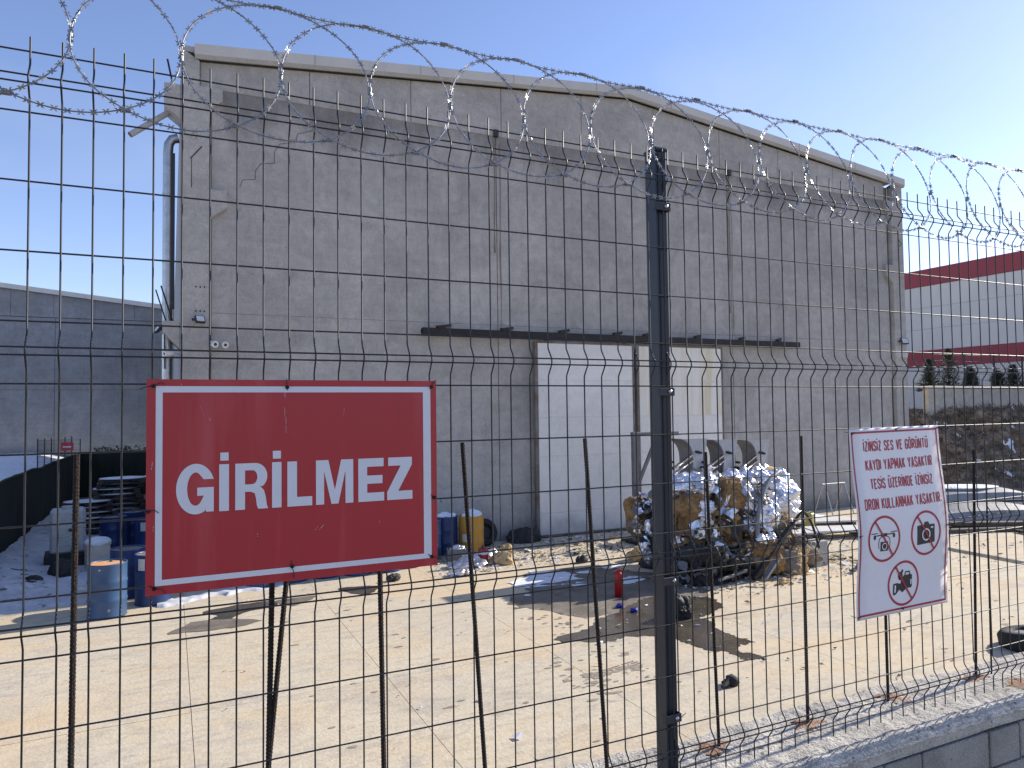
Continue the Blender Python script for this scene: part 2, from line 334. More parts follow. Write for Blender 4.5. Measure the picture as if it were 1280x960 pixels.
def sheet_poly(name, pts, z, mat, jit=.03, k=7):
    P = catmull([Vector((p[0], p[1], 0)) for p in pts], k); q = []
    for i, p in enumerate(P):
        d = noise.noise_vector(p * 3.1) * jit + noise.noise_vector(p * 9.) * jit * .8 + noise.noise_vector(p * 27.) * jit * .5; q.append((p.x + d.x, p.y + d.y))
    cu_ = bpy.data.curves.new(name, 'CURVE'); cu_.dimensions = '2D'; cu_.fill_mode = 'FRONT'
    s = cu_.splines.new('POLY'); s.points.add(len(q) - 1); s.use_cyclic_u = True
    for i, p in enumerate(q): s.points[i].co = (p[0], p[1], 0, 1)
    t = bpy.data.objects.new(name, cu_); C.objects.link(t)
    me = bpy.data.meshes.new_from_object(t.evaluated_get(bpy.context.evaluated_depsgraph_get())); bpy.data.objects.remove(t); bpy.data.curves.remove(cu_)
    for v in me.vertices: v.co.z = z
    me.name = name; me.materials.clear(); me.materials.append(mat)
    o = bpy.data.objects.new(name, me); C.objects.link(o); return struct(o)
def lump(name, mat, c, rad, seed=0, sub=4, kind='crumple', amp=.25, parent=None, floor=None, smooth=False, sc=1.):
    bm = bmesh.new(); bmesh.ops.create_icosphere(bm, subdivisions=sub, radius=1)
    off = Vector((seed * 7.3, seed * 3.1, seed * 1.7)); c = Vector(c)
    for v in bm.verts:
        p = v.co.copy(); n = p.normalized()
        if kind == 'box':
            p = Vector([math.copysign(abs(x) ** .5, x) for x in p]); p *= .95
        q = p * Vector(rad) if False else Vector((p.x * rad[0], p.y * rad[1], p.z * rad[2]))
        d = noise.noise(q * 1.3 * sc + off) * amp * 1.2
        if kind == 'foil':
            d *= .6
            for fq, a in ((1.3, .7), (2.9, .6), (6.2, .22), (13., .05)):
                dd, pp = noise.voronoi(Vector((q.x + .5 * q.z, q.y, q.z * .75 - .35 * q.x)) * fq * sc + off); d += (min(dd[1] - dd[0], .5) - .22) * amp * a
        elif kind == 'box':
            d += noise.noise(q * 4.4 * sc + off) * amp * .5 + noise.noise(q * 13 * sc + off) * amp * .3 + noise.noise(q * 30 * sc + off) * amp * .12
        elif kind == 'crumple':
            for fq, a in ((2.2, .8), (5., .45), (11., .18)):
                dd, pp = noise.voronoi(q * fq * sc + off); d += (min(dd[1] - dd[0], .5) - .25) * amp * a
        else:
            d += noise.noise(q * 3.4 * sc + off) * amp * .7 + noise.noise(q * 9 * sc + off) * amp * .35 + abs(noise.noise(q * 5. * sc - off)) * amp * .4
        v.co = q + n * d * min(1., min(rad) * 2.0)
        if floor is not None and v.co.z + c.z < floor: v.co.z = floor - c.z
    me = bpy.data.meshes.new(name); bm.to_mesh(me); bm.free()
    for p in me.polygons: p.use_smooth = smooth
    me.materials.append(mat)
    o = bpy.data.objects.new(name, me); C.objects.link(o); o.location = c
    if parent: o.parent = parent
    return o

# ================================================================== setting
g = MB(); g.add([(-2500, .05, -.03), (2500, .05, -.03), (2500, 4000, -.03), (-2500, 4000, -.03)], [(0, 1, 2, 3)]); struct(g.build('ground', m_ground))
g = MB(); g.box((-60, -60, -.5), (60, -.21, 1.70)); struct(g.build('street', m_asph))
yard = struct(bpy.data.objects.new('yard_floor', None)); C.objects.link(yard)
XJ = [-4.2, .22, 2.46, 4.71, 7.9, 11.3, 14.6, 18., 21.4, 24.8, 28.2]; YJ = [.2, 3.4, 7.06, 10.8, 15.2]
for i in range(len(XJ) - 1):
    for j in range(len(YJ) - 1):
        b = MB(); e = .0035
        b.box((XJ[i] + e, YJ[j] + e, -.06), (XJ[i + 1] - e, YJ[j + 1] - e, random.uniform(-.001, .001))); b.build('concrete_slab', m_yard, yard)
b = MB(); b.box((-4.2, .2, -.2), (28.2, 15.2, -.022)); b.build('slab_bed', m_grit, yard)

A = [(5.08, 7.38), (5.78, 7.75), (6.46, 8.12), (7.31, 8.56), (8.01, 8.80), (8.51, 7.91), (8.00, 7.46), (7.53, 7.35), (7.58, 7.03), (7.41, 6.58), (7.45, 6.30), (7.46, 6.01), (7.37, 5.94), (7.20, 6.02), (7.03, 5.89), (7.06, 5.51), (6.83, 5.56), (6.80, 5.90), (6.63, 6.10), (6.60, 6.58), (6.36, 6.83), (6.00, 7.10), (5.53, 7.02)]
sheet_poly('puddle', A, .0045, m_wet, .10, 14)
sheet_poly('puddle', [(.52, 11.45), (1.50, 11.67), (1.66, 11.29), (1.05, 11.00), (.80, 10.62), (.58, 10.89), (.71, 11.08)], .0045, m_wet, .05)
sheet_poly('puddle', [(2.91, 12.02), (3.55, 11.82), (3.32, 11.32), (3.02, 11.49)], .0045, m_wet, .05)
sheet_poly('damp_shade_patch', [(1.7, 11.6), (2.40, 11.63), (2.20, 11.30), (1.9, 11.1)], .0045, m_damp_shade, .05)
sheet_poly('damp_shade_patch', [(5.3, 9.3), (6.0, 10.2), (6.4, 11.2), (7.6, 11.4), (8.8, 10.4), (9.4, 9.2), (8.9, 8.6), (7.9, 8.3), (6.9, 8.0), (6.1, 8.2)], .0030, m_damp_shade, .28, 12)  # damp floor, enlarged with the pile's shadow put into its colour
sheet_poly('damp_shade_patch', [(.0, 10.4), (.6, 10.9), (1.3, 10.5), (.8, 10.2)], .005, m_damp_shade, .08)
sheet_poly('snow_patch', [(5.91, 10.75), (6.58, 11.39), (7.18, 11.14), (7.19, 10.35), (6.50, 10.22), (5.91, 10.40)], .012, m_snow, .22, 12)
for _ in range(9):
    x_, y_ = random.uniform(5.6, 8.6), random.uniform(9.4, 11.4); r_ = random.uniform(.05, .2)
    sheet_poly('snow_patch', [(x_ + r_ * random.uniform(.5, 1.5) * math.cos(k * .9), y_ + r_ * random.uniform(.4, 1.1) * math.sin(k * .9)) for k in range(7)], .008 + .0005 * _, m_snow, .05, 6)
sheet_poly('snow_patch', [(7.7, 9.9), (8.2, 10.2), (8.4, 9.9), (7.9, 9.7)], .012, m_snow, .08)
b = MB()
for (x0, y0, x1, y1, n_) in ((4.35, 5.3, 5.6, 6.9, 46), (5.0, 7.2, 7.0, 8.6, 60), (4.6, 5.75, 5.5, 6.05, 40), (1.0, 3.0, 7, 11, 40), (7.5, 3.5, 15, 11, 50)):
    for _ in range(n_):
        x, y = random.uniform(x0, x1), random.uniform(y0, y1); r = random.uniform(.012, .055); m = 9
        b.add([(x + r * random.uniform(.5, 1.3) * 1.5 * math.cos(k * 2 * math.pi / m), y + r * random.uniform(.5, 1.2) * .8 * math.sin(k * 2 * math.pi / m), .0032 + random.uniform(0, .001)) for k in range(m)], [tuple(range(m))])
stuff(b.build('oil_spots', m_print_t))
# tyre print: short rows of lug marks
b = MB()
for k in range(26):
    for s in (0, 1, 2):
        x = 4.72 + k * .032; y = 5.86 + k * .007 + s * .055
        if random.random() < .8: b.add([(x, y, .0036), (x + .022, y + .012, .0036), (x + .022, y + .05, .0036), (x, y + .038, .0036)], [(0, 1, 2, 3)])
stuff(b.build('tyre_print', m_print_t))

def heap(name, mat, x0, x1, y0, y1, nx, ny, hf):
    b = MB(); vs = []; fs = []
    for j in range(ny + 1):
        for i in range(nx + 1):
            x = x0 + (x1 - x0) * i / nx; y = y0 + (y1 - y0) * j / ny; vs.append((x, y, hf(x, y)))
    for j in range(ny):
        for i in range(nx):
            a = j * (nx + 1) + i
            if max(vs[a][2], vs[a + 1][2], vs[a + nx + 1][2], vs[a + nx + 2][2]) > -.02: fs.append((a, a + 1, a + nx + 2, a + nx + 1))
    b.add(vs, fs, True); return b.build(name, mat)
def sm(a, b, x):
    t = min(1, max(0, (x - a) / (b - a))); return t * t * (3 - 2 * t)
def snow_left(x, y):
    e = sm(0, .9, y - (12.55 + .55 * max(0, (x + 1.4)) + .12 * noise.noise(Vector((x * 2, y, 0))))) * sm(-.1, .5, -.15 - x + .25 * noise.noise(Vector((x, y * 1.3, 4))))
    return e * (.07 + .20 * sm(-1.9, -3.4, x) + .07 * noise.noise(Vector((x * 1.2, y * 1.2, 2))) + .05 * noise.noise(Vector((x * 4, y * 4, 2)))) - .04
struct(heap('snow', m_snowd, -3.46, .1, 12.2, 26, 90, 240, snow_left))
struct(heap('snow', m_snowd, -.2, 2.1, 11.9, 13.2, 60, 36, lambda x, y: .09 * sm(0, .35, .55 - abs(y - (12.45 + .28 * x)) - .5 * abs(noise.noise(Vector((x * 2, y * 2, 9))))) + .03 * noise.noise(Vector((x * 6, y * 6, 1))) - .045))
struct(heap('snow', m_snow, -60, -3.6, 14, 57, 90, 70, lambda x, y: .35 + .25 * noise.noise(Vector((x * .3, y * .3, 2))) + .5 * sm(-5, -9, x) * sm(25, 45, y)))
struct(heap('snow', m_snow, -3.6, .1, 32.9, 57, 20, 40, lambda x, y: .25 + .2 * noise.noise(Vector((x * .3, y * .3, 2)))))

# ================================================================== warehouse
FY = 15.04
wh = thing('warehouse', 'large grey concrete warehouse with low pitched gable and white sliding doors', 'warehouse', (0, 0, 0))
def roofz(x): return 11.02 + 1.14 * (1 - abs(x - 11.72) / 11.28)
def wb(mb, name, mat, par=None, bevel=0.): return mb.build(name, mat, par or wh, bevel)
b = MB(); b.prism([(.2, -.1), (23.2, -.1), (23.2, 10.95), (11.72, 12.1), (.2, 10.95)], FY + .12, FY + .3); wb(b, 'wall', m_fac)
b = MB(); b.box((.17, FY + .1, -.1), (.38, FY + 40, 10.9)); wb(b, 'side_wall', m_col)
b = MB(); b.box((23.02, FY + .1, -.1), (23.22, FY + 40, 10.9)); wb(b, 'side_wall', m_col)
for (x0, x1) in ((.785, 7.615), (7.635, 15.45), (15.47, 22.605)):
    for z0, z1 in ((-.1, 5.524), (5.528, 10.5)):
        b = MB(); b.box((x0, FY, z0), (x1, FY + .14, z1)); wb(b, 'wall_panel', m_fac, bevel=.004)
xs = [.54, 2.885, 5.33, 7.78, 10.22, 12.66, 15.1, 17.5, 19.95, 22.42]
for a, c_ in zip(xs[:-1], xs[1:]):
    top = [(c_ - .006, roofz(c_)), (a + .006, roofz(a))]
    if a < 11.72 < c_: top = [(c_ - .006, roofz(c_)), (11.72, roofz(11.72)), (a + .006, roofz(a))]
    b = MB(); b.prism([(a + .006, 10.47), (c_ - .006, 10.47)] + top, FY - .018, FY + .14); wb(b, 'upper_panel', m_beam, bevel=.01)
# corner columns with corbels
colp = [(.17, -.1), (.745, -.1), (.745, 7.56), (1.09, 7.83), (1.09, 8.21), (.74, 8.21), (.74, 9.98), (1.0, 10.19), (1.0, 10.46), (.535, 10.46), (.535, 11.0), (.17, 11.23)]
b = MB(); b.prism(colp, FY - .13, FY + .34); wb(b, 'column', m_col, bevel=.012)
colr = [(23.22 - (x - .17), z) for x, z in reversed(colp)]
b = MB(); b.prism(colr, FY - .13, FY + .34); wb(b, 'column', m_col, bevel=.012)
b = MB(); b.prism([(.168, 9.66), (-.16, 9.92), (-.16, 10.42), (.168, 10.42)], FY - .1, FY + .45); wb(b, 'corbel', m_col, bevel=.01)
b = MB(); b.prism([(.168, 4.72), (-.17, 5.07), (-.17, 5.31), (.168, 5.31)], FY - .1, FY + .45); wb(b, 'corbel', m_col, bevel=.01)
# roof edge
b = MB(); b.prism([(.43, 11.10), (11.72, 12.24), (23.32, 11.06), (23.32, 11.29), (11.72, 12.47), (.43, 11.34)], FY - .19, FY - .1); wb(b, 'fascia', m_fascia)
b = MB()
for (p, q) in (((.44, 11.02), (11.72, 12.16)), ((11.72, 12.16), (23.31, 10.98))):
    b.add([(p[0], FY - .193, p[1] + .085), (q[0], FY - .193, q[1] + .085), (q[0], FY - .15, q[1] + .005), (p[0], FY - .15, p[1] + .005), (p[0], FY - .075, p[1] + .02), (q[0], FY - .075, q[1] + .02)], [(0, 1, 2, 3), (3, 2, 5, 4)])
wb(b, 'fascia_lip', m_fascia2)
b = MB()
for k in range(1, 9):
    x = .43 + k * 2.55; z = 11.12 + 1.14 * (1 - abs(x - 11.72) / 11.28)
    b.box((x - .012, FY - .196, z - .02), (x + .012, FY - .188, z + .22))
wb(b, 'fascia_joints', m_fascia2)
b = MB(); b.add([(.43, FY - .1, 11.34), (11.72, FY - .1, 12.47), (23.32, FY - .1, 11.28), (23.32, FY + 40, 11.28), (11.72, FY + 40, 12.47), (.43, FY + 40, 11.34)], [(0, 1, 4, 5), (1, 2, 3, 4)]); wb(b, 'roof', m_roof)
b = MB(); b.box((.19, FY - .1, 11.18), (.5, FY + 40, 11.30)); b.box((.16, FY - .12, 10.5), (.20, FY + .3, 11.28)); wb(b, 'eave_cap', m_fascia2)
# sliding-door rail and brackets
rail = MB(); rail.box((5.50, FY - .30, 5.20), (17.95, FY - .14, 5.245)); rail.box((5.50, FY - .30, 5.245), (17.95, FY - .28, 5.36)); rail.box((5.50, FY - .16, 5.245), (17.95, FY - .14, 5.34)); rail.box((5.50, FY - .28, 5.325), (17.95, FY - .16, 5.36))
rl = wb(rail, 'door_rail', m_rail)
for x in (6.0, 7.72, 9.40, 11.1, 12.1, 13.9, 15.6, 17.1):
    k = MB(); k.bar((x - .14, FY - .31, 5.385), (x + .30, FY - .02, 5.47), .09, .06); k.bar((x - .1, FY - .24, 5.37), (x + .12, FY - .2, 5.38), .07, .02); k.build('rail_bracket', m_rail, rl)
# sliding doors
def door(x0, x1, mats, label=None):
    b = MB(); b.box((x0, FY - .20, .05), (x1, FY - .12, 5.12)); d = wb(b, 'sliding_door', mats[0], bevel=.01)
    zs = [.06, .62, 1.14, 2.1, 3.12, 4.1, 5.10]
    for a, c_ in zip(zs[:-1], zs[1:]):
        p = MB(); p.box((x0 + .06, FY - .213, a + .012), (x1 - .05, FY - .195, c_ - .012)); p.build('door_panel', mats[1] if a > 3 else mats[0], d, .008)
    f = MB(); f.box((x0 - .035, FY - .225, .03), (x0 + .045, FY - .118, 5.125)); f.box((x1 - .03, FY - .225, .03), (x1 + .012, FY - .118, 5.125)); f.box((x0 + .047, FY - .226, 5.08), (x1 - .032, FY - .119, 5.135)); f.box((x0 + .047, FY - .22, .02), (x1 - .032, FY - .119, .07)); f.build('door_frame', m_doorframe, d)
    h = MB()
    for x in (x0 + .3, x1 - .3): h.box((x - .035, FY - .24, 5.13), (x + .035, FY - .19, 5.30))
    h.build('roller_hanger', m_clamp, d)
    if label: d['label'] = label
    return d
door(8.60, 11.66, (m_white, m_white))
door(11.79, 14.84, (m_white, m_doory), 'white sliding door with yellowish rust drips at its top')
# scuppers, seam runs, fixing holes, cracks
b = MB()
for x in (7.60, 15.43): b.box((x - .05, FY - .09, 10.44), (x + .07, FY - .0, 10.62))
wb(b, 'scupper', m_blackp)
b = MB()
def streak(x, z0, z1, w):
    n_ = 40; vs = []; fs = []
    for i in range(n_ + 1):
        z = z1 + (z0 - z1) * i / n_; ww = w * (.6 + .7 * noise.noise(Vector((x, z * 1.3, 0)))); c_ = x + .03 * noise.noise(Vector((x, z * .9, 5)))
        vs += [(c_ - ww, FY - .0035, z), (c_ + ww, FY - .0035, z)]
    b.add(vs, [(2 * i, 2 * i + 1, 2 * i + 3, 2 * i + 2) for i in range(n_)])
m_run = M('run_off_dirt', (.17, .145, .11), (.24, .22, .19), 3, .9, coord='World', stretch=(1, 1, .6))
for q_ in ((7.56, 7.4, 10.4, .035), (7.72, 5.45, 10.3, .03), (15.40, 6.2, 10.4, .05), (15.52, 5.5, 9.6, .03)):
    b = MB(); streak(*q_); wb(b, 'rust_run', m_run)
b = MB()
cr_ = [(1.37, 8.38), (1.42, 8.53), (1.69, 8.58), (1.69, 8.77), (1.81, 8.95), (2.10, 9.00), (2.10, 9.26), (2.22, 9.46), (2.58, 9.57), (2.61, 9.75), (2.98, 9.90)]
for (p, q) in zip(cr_[:-1], cr_[1:]): b.bar((p[0], FY - .002, p[1]), (q[0], FY - .002, q[1]), .008, .008, (0, 1, 0))
b.bar((.36, FY - .133, 8.83), (.58, FY - .133, 9.12), .02, .012, (0, 1, 0)); b.bar((.38, FY - .132, 8.2), (.38, FY - .132, 8.83), .012, .006, (0, 1, 0))
wb(b, 'crack', m_rail)
b = MB()
for z in (6.06, 5.54):
    for k in range(3): b.box((.46 + k * .085, FY - .134, z - .02), (.49 + k * .085, FY - .128, z + .015))
wb(b, 'fixing_hole', m_blackp)
b = MB(); b.lathe([(0, -.012), (.05, -.012), (.055, 0)], (0, 0, 0), 14); o = wb(b, 'red_cap', m_extred); o.rotation_euler = (R(90), 0, 0); o.location = (.42, FY - .14, 9.3)
b = MB(); b.bar((22.95, FY - .133, 8.86), (23.12, FY - .133, 8.99), .02, .008, (0, 1, 0)); b.bar((23.12, FY - .133, 8.99), (22.96, FY - .133, 9.12), .02, .008, (0, 1, 0)); wb(b, 'chalk_mark', m_rail)
# rain-water pipes on the left side
b = MB(); b.tube([(.12, FY + .25, 9.36), (.0, FY + .25, 9.32), (-.065, FY + .25, 9.20), (-.08, FY + .25, 9.0), (-.08, FY + .25, .1)], .10, 16)
for z in (8.1, 6.6, 5.7, 4.5, 3.2, 1.8): b.tube([(-.08, FY + .25, z), (-.08, FY + .25, z + .05)], .108, 16)
wb(b, 'downpipe', m_pipe)
b = MB(); b.tube([(.1, FY + .22, 10.0), (-.15, FY + .14, 9.80), (-.80, FY - .05, 9.19)], .062, 14, cap=False); wb(b, 'spout_pipe', m_pvc)
b = MB(); b.tube([(.02, FY + .12, 10.42), (-.10, FY + .02, 10.98)], .022, 6); b.tube([(-.10, FY + .1, 5.31), (-.30, FY, 5.97)], .016, 6); b.tube([(.03, FY + .1, 5.31), (-.20, FY, 6.06)], .018, 6); b.tube([(.0, FY + .2, 4.9), (-.13, FY + .1, 5.06), (-.12, FY + .1, 4.3)], .015, 6); wb(b, 'starter_bar', m_rail)
b = MB(); b.box((-.02, FY + .18, 5.6), (.06, FY + .3, 9.0)); wb(b, 'pipe_bracket_rail', m_clamp)

def floodlight(loc, rz, tilt, label, s=1.):
    t = thing('floodlight', label, 'floodlight', loc, rz, 'floodlights on the warehouse')
    rx = Matrix.Rotation(tilt, 3, 'X')
    b = MB(); b.box((-.10 * s, -.03, -.085 * s), (.10 * s, .03, .085 * s), rx, (0, 0, 0)); h = b.build('housing', m_blackp, t, .008)
    b = MB(); b.box((-.078 * s, -.036, -.062 * s), (.078 * s, -.0305, .062 * s), rx, (0, 0, 0)); b.build('lens', m_lens, t)
    b = MB(); b.box((-.12 * s, .0, -.02), (-.105 * s, .14, .0)); b.box((.105 * s, .0, -.02), (.12 * s, .14, .0)); b.box((-.12 * s, .125, -.02), (.12 * s, .14, .03)); b.build('bracket', m_blackp, t)
    return t
floodlight((.55, FY - .28, 5.34), R(18), R(-28), 'small black floodlight on the left concrete column, above the camera pair', 1.0)
floodlight((22.90, FY - .28, 5.55), R(-14), R(-18), 'black floodlight at the right corner of the warehouse facade', 1.35)
floodlight((-.24, FY + .2, 5.16), R(-75), R(-35), 'black floodlight sticking out past the left edge of the warehouse', 1.15)
def bullet(loc, rz, label, two=False):
    t = thing('security_camera', label, 'camera', loc, rz, 'white security cameras on the warehouse')
    for k in ((-.11, .11) if two else (0,)):
        b = MB(); b.tube([(k, -.16, -.01), (k, -.02, .01), (k, .03, .015)], [.075, .075, .05], 14); h = b.build('camera_body', m_camw, t)
        b = MB(); b.tube([(k, -.165, -.012), (k, -.155, -.01)], .032, 14); b.build('camera_lens', m_blackp, h)
        b = MB(); b.tube([(k, .0, .0), (k, .16, -.03)], .03, 8); b.build('mount_arm', m_camw, t)
    return t
bullet((.90, FY - .16, 4.82), R(20), 'pair of white security cameras beside the left concrete column', True)
bullet((22.73, FY - .3, 5.04), R(30), 'single white security camera below the right corner floodlight')
bullet((.02, FY + .02, 4.62), R(-70), 'small white security camera under the lower left corbel')

# ================================================================== neighbour warehouse
nb = thing('warehouse', 'dim bluish grey warehouse with pitched roof seen far left behind the snow', 'warehouse', (0, 57, 0))
def rz2(x): return 11.2 + 1.14 * (1 - abs(x + 11.1) / 11.3)
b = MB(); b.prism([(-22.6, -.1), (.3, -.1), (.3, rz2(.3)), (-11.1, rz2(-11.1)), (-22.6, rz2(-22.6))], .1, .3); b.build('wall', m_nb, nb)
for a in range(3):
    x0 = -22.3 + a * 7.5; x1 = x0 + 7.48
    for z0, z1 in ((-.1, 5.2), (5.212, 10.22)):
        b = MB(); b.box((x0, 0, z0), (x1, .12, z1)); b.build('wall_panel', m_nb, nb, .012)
for k in range(9):
    x0 = -22.4 + k * 2.5; x1 = x0 + 2.485
    top = [(x1, rz2(x1)), (x0, rz2(x0))]
    if x0 < -11.1 < x1: top.insert(1, (-11.1, rz2(-11.1)))
    b = MB(); b.prism([(x0, 10.26), (x1, 10.26)] + top, -.06, .12); b.build('upper_panel', m_nb, nb, .01)
b = MB(); b.prism([(-22.6, rz2(-22.6) - .12), (-11.1, rz2(-11.1) - .12), (.4, rz2(.4) - .12), (.4, rz2(.4) + .2), (-11.1, rz2(-11.1) + .2), (-22.6, rz2(-22.6) + .2)], -.3, -.2); b.build('fascia', m_fascia, nb)
b = MB(); b.add([(-22.6, -.2, rz2(-22.6) + .2), (-11.1, -.2, rz2(-11.1) + .2), (.4, -.2, rz2(.4) + .2), (.4, 35, rz2(.4) + .2), (-11.1, 35, rz2(-11.1) + .2), (-22.6, 35, rz2(-22.6) + .2)], [(0, 1, 4, 5), (1, 2, 3, 4)]); b.build('roof', m_roof, nb)

# far panel fence with its little red sign, and a dark hedge
ff = thing('mesh_fence', 'small dark mesh fence section standing in the far snow by the grey warehouse', 'fence', (-5.3, 42, .6))
for k in range(6):
    b = MB(); b.bar((-.86 + k * .30, 0, 0), (-.86 + k * .30, 0, 1.6 + .02 * k), .05, .05); b.build('post', m_fence, ff)
b = MB(); b.bar((1.02, 0, -.3), (1.02, 0, 1.55), .05, .05); b.build('post', m_fence, ff)
b = MB()
for k in range(44): b.bar((-.86 + k * .035, 0, .05), (-.86 + k * .035, 0, 1.55), .008, .008)
for z in (.1, .4, .7, 1., 1.3, 1.52): b.bar((-.86, 0, z), (1.02, 0, z), .01, .01)
b.build('mesh', m_fence, ff)
fsign = thing('warning_sign', 'tiny red sign with white lettering on the far mesh fence', 'sign', (-4.86, 41.95, 1.78))
b = MB(); b.box((-.29, -.01, -.215), (.29, .01, .215)); b.build('panel', m_signred, fsign)
hd = thing('hedge', 'low dark hedge along the foot of the far grey warehouse', 'hedge', (-2.4, 45, 0))
b = MB()
for _ in range(2500):
    p = Vector((random.uniform(-1.5, 1.7), random.uniform(-.35, .35), random.uniform(0, 1.55) + .08 * math.sin(random.random() * 6))); q = [p + Vector([random.uniform(-.09, .09) for _ in range(3)]) for _ in range(3)]
    b.add(q, [(0, 1, 2)])
stuff(b.build('leaves', m_conif, hd))

# ================================================================== dark screen fence round the yard
def screen(P, Q, h0, h1, label, posts):
    P, Q = Vector(P), Vector(Q); t = thing('windscreen_fence', label, 'fence', P, 0, 'dark screen fences at the yard edge')
    d = Q - P; n_ = 90; vs = []; fs = []
    nrm = Vector((-d.y, d.x, 0)).normalized()
    rows = 8
    for i in range(n_ + 1):
        s = i / n_; h = h0 + (h1 - h0) * s + .05 * noise.noise(Vector((s * 14, 1, P.x))) + .03 * noise.noise(Vector((s * 40, 2, P.x)))
        for j in range(rows + 1):
            z = h * j / rows; w_ = .05 * noise.noise(Vector((s * 25, z * .8, P.y))) * math.sin(math.pi * j / rows)
            vs.append(d * s + nrm * w_ + Vector((0, 0, z)))
    for i in range(n_):
        for j in range(rows):
            a = i * (rows + 1) + j; fs.append((a, a + rows + 1, a + rows + 2, a + 1))
    b = MB(); b.add(vs, fs, True); cl = b.build('screen_cloth', m_screen, t)
    e = MB(); e.tube([vs[i * (rows + 1) + rows] for i in range(n_ + 1)], .03, 6); e.build('hem', m_scap, cl)
    for k in range(posts):
        p = d * (k / (posts - 1)) + nrm * .09; b = MB(); b.bar(p, p + Vector((0, 0, min(h0, h1) - .06)), .06, .06); b.build('post', m_fence, t)
    return t
screen((-3.5, 12.0, 0), (-3.5, 32.6, 0), 1.86, 1.80, 'long black green screen fence running back along the snow on the left', 9)
screen((-3.45, 32.7, 0), (1.8, 32.7, 0), 1.80, 1.86, 'black screen fence across the back behind the snowy pallet stacks', 4)

# ================================================================== red and white building, bank, planter wall
rb = thing('industrial_building', 'white clad industrial building with dark red bands beyond the right bank', 'building', (52, 8, 0))
def slab_wall(name, mat, z0, z1, y0=0., y1=62., proud=0., pr=None):
    b = MB(); b.box((-proud, y0, z0), (.3, y1, z1)); return b.build(name, mat, rb, .01)
slab_wall('red_band', m_redb, 12.44, 13.72, proud=.06)
slab_wall('red_band', m_redb, 6.25, 7.52, proud=.04)
for z0, z1 in ((7.53, 9.145), (9.155, 10.775), (10.785, 12.43), (3.0, 4.625), (4.635, 6.24)):
    for k in range(5): slab_wall('wall_panel', m_whb, z0, z1, k * 12.4 + .006, (k + 1) * 12.4 - .006)
b = MB(); b.box((.31, 0, 2.9), (30, 62, 13.6)); b.build('hall_body', m_whb, rb)

def bank_h(x, y):
    s = ((x - 26.6) * .50 + (y - 16.3) * .87) if True else 0
    base = 3.05 * sm(0, 6.0, s + 1.1 * noise.noise(Vector((x * .25, y * .25, 3))))
    return base - .06 + sm(.2, 1.5, s) * (.40 * noise.noise(Vector((x * .55, y * .55, 1))) + .30 * noise.noise(Vector((x * 1.7, y * 1.7, 1))) + .22 * noise.noise(Vector((x * 3.6, y * 3.6, 1)))) * (1 - .6 * sm(5, 8, s))
bank = struct(heap('earth_bank', m_soil, 23.6, 62, 6, 46, 330, 300, bank_h))
b = MB()
for _ in range(9000):
    x, y = random.uniform(26, 40), random.uniform(10, 22); z = bank_h(x, y)
    if z < .15: continue
    L = random.uniform(.15, .7); a = random.uniform(0, 6.3); tl = random.uniform(.1, 1.2)
    p = Vector((x, y, z)); d = Vector((math.cos(a) * math.cos(tl), math.sin(a) * math.cos(tl), math.sin(tl))) * L; wv = Vector((-d.y, d.x, .3 * L)).normalized() * random.uniform(.012, .03)
    mid = p + d * .55 + Vector((0, 0, -.06 * L)); b.add([p - wv, p + wv, mid + wv * .7, mid - wv * .7, p + d + Vector((0, 0, -.28 * L))], [(0, 1, 2, 3), (3, 2, 4)])
stuff(b.build('dry_scrub', m_twig))
b = MB()
for _ in range(110):
    x, y = random.uniform(26.5, 40), random.uniform(11, 21); z = bank_h(x, y)
    if z < .2: continue
    r = random.uniform(.04, .26) * random.random(); m = 11
    b.add([(x, y, z + .10)] + [(x + r * random.uniform(.4, 1.7) * math.cos(k * 6.283 / m), y + r * random.uniform(.4, 1.7) * math.sin(k * 6.283 / m), bank_h(x + r * math.cos(k * 6.283 / m), y + r * math.sin(k * 6.283 / m)) + .01) for k in range(m)], [(0, k + 1, (k + 1) % m + 1) for k in range(m)], True)
stuff(b.build('snow_remnants', m_snow))

pw = thing('planter_wall', 'low beige rendered wall on top of the brown earth bank', 'wall', (31.65, 20, 0))
for k in range(6):
    b = MB(); b.box((k * 2.7 + .01, 0, 2.3), (k * 2.7 + 2.69, .3, 4.12)); b.build('wall_panel', m_beige, pw, .02)
b = MB(); b.box((-.06, -.06, 4.125), (16.3, .36, 4.24)); b.build('coping', m_beige, pw, .02)
for (x, y, h, wd, lab) in ((33.2, 21.0, 1.55, .62, 'leftmost small dark conifer above the beige wall'), (34.85, 21.1, 2.1, .74, 'tallest dark conifer above the beige wall'), (36.7, 21.2, 1.25, .62, 'third conifer from the left above the beige wall'), (38.6, 21.0, 1.05, .66, 'fourth small conifer above the beige wall, rounder and lower'), (40.1, 21.1, 1.4, .6, 'conifer farthest right above the beige wall')):
    t = thing('conifer', lab, 'tree', (x, y, 4.0), random.uniform(0, 3), 'conifers behind the beige wall')
    b = MB(); b.tube([(0, 0, -1.), (.01, 0, h * .5), (0, .01, h * .95)], [.06, .04, .01], 7); b.build('trunk', m_trunk, t)
    b = MB()
    for _ in range(2600):
        z = random.random() ** 1.25 * h; rr = wd * (1 - z / h) ** random.choice((.5, .62, .8)) * (.85 + .55 * noise.noise(Vector((z * 4, x, random.random() * .3)))) * math.sqrt(random.random()); a = random.uniform(0, 6.283)
        p = Vector((rr * math.cos(a), rr * math.sin(a), z)); o = Vector((math.cos(a), math.sin(a), .5)) * random.uniform(.06, .16); s_ = Vector((-math.sin(a), math.cos(a), 0)) * random.uniform(.015, .05)
        b.add([p - s_, p + s_, p + o], [(0, 1, 2)])
    b.build('crown', m_conif, t)
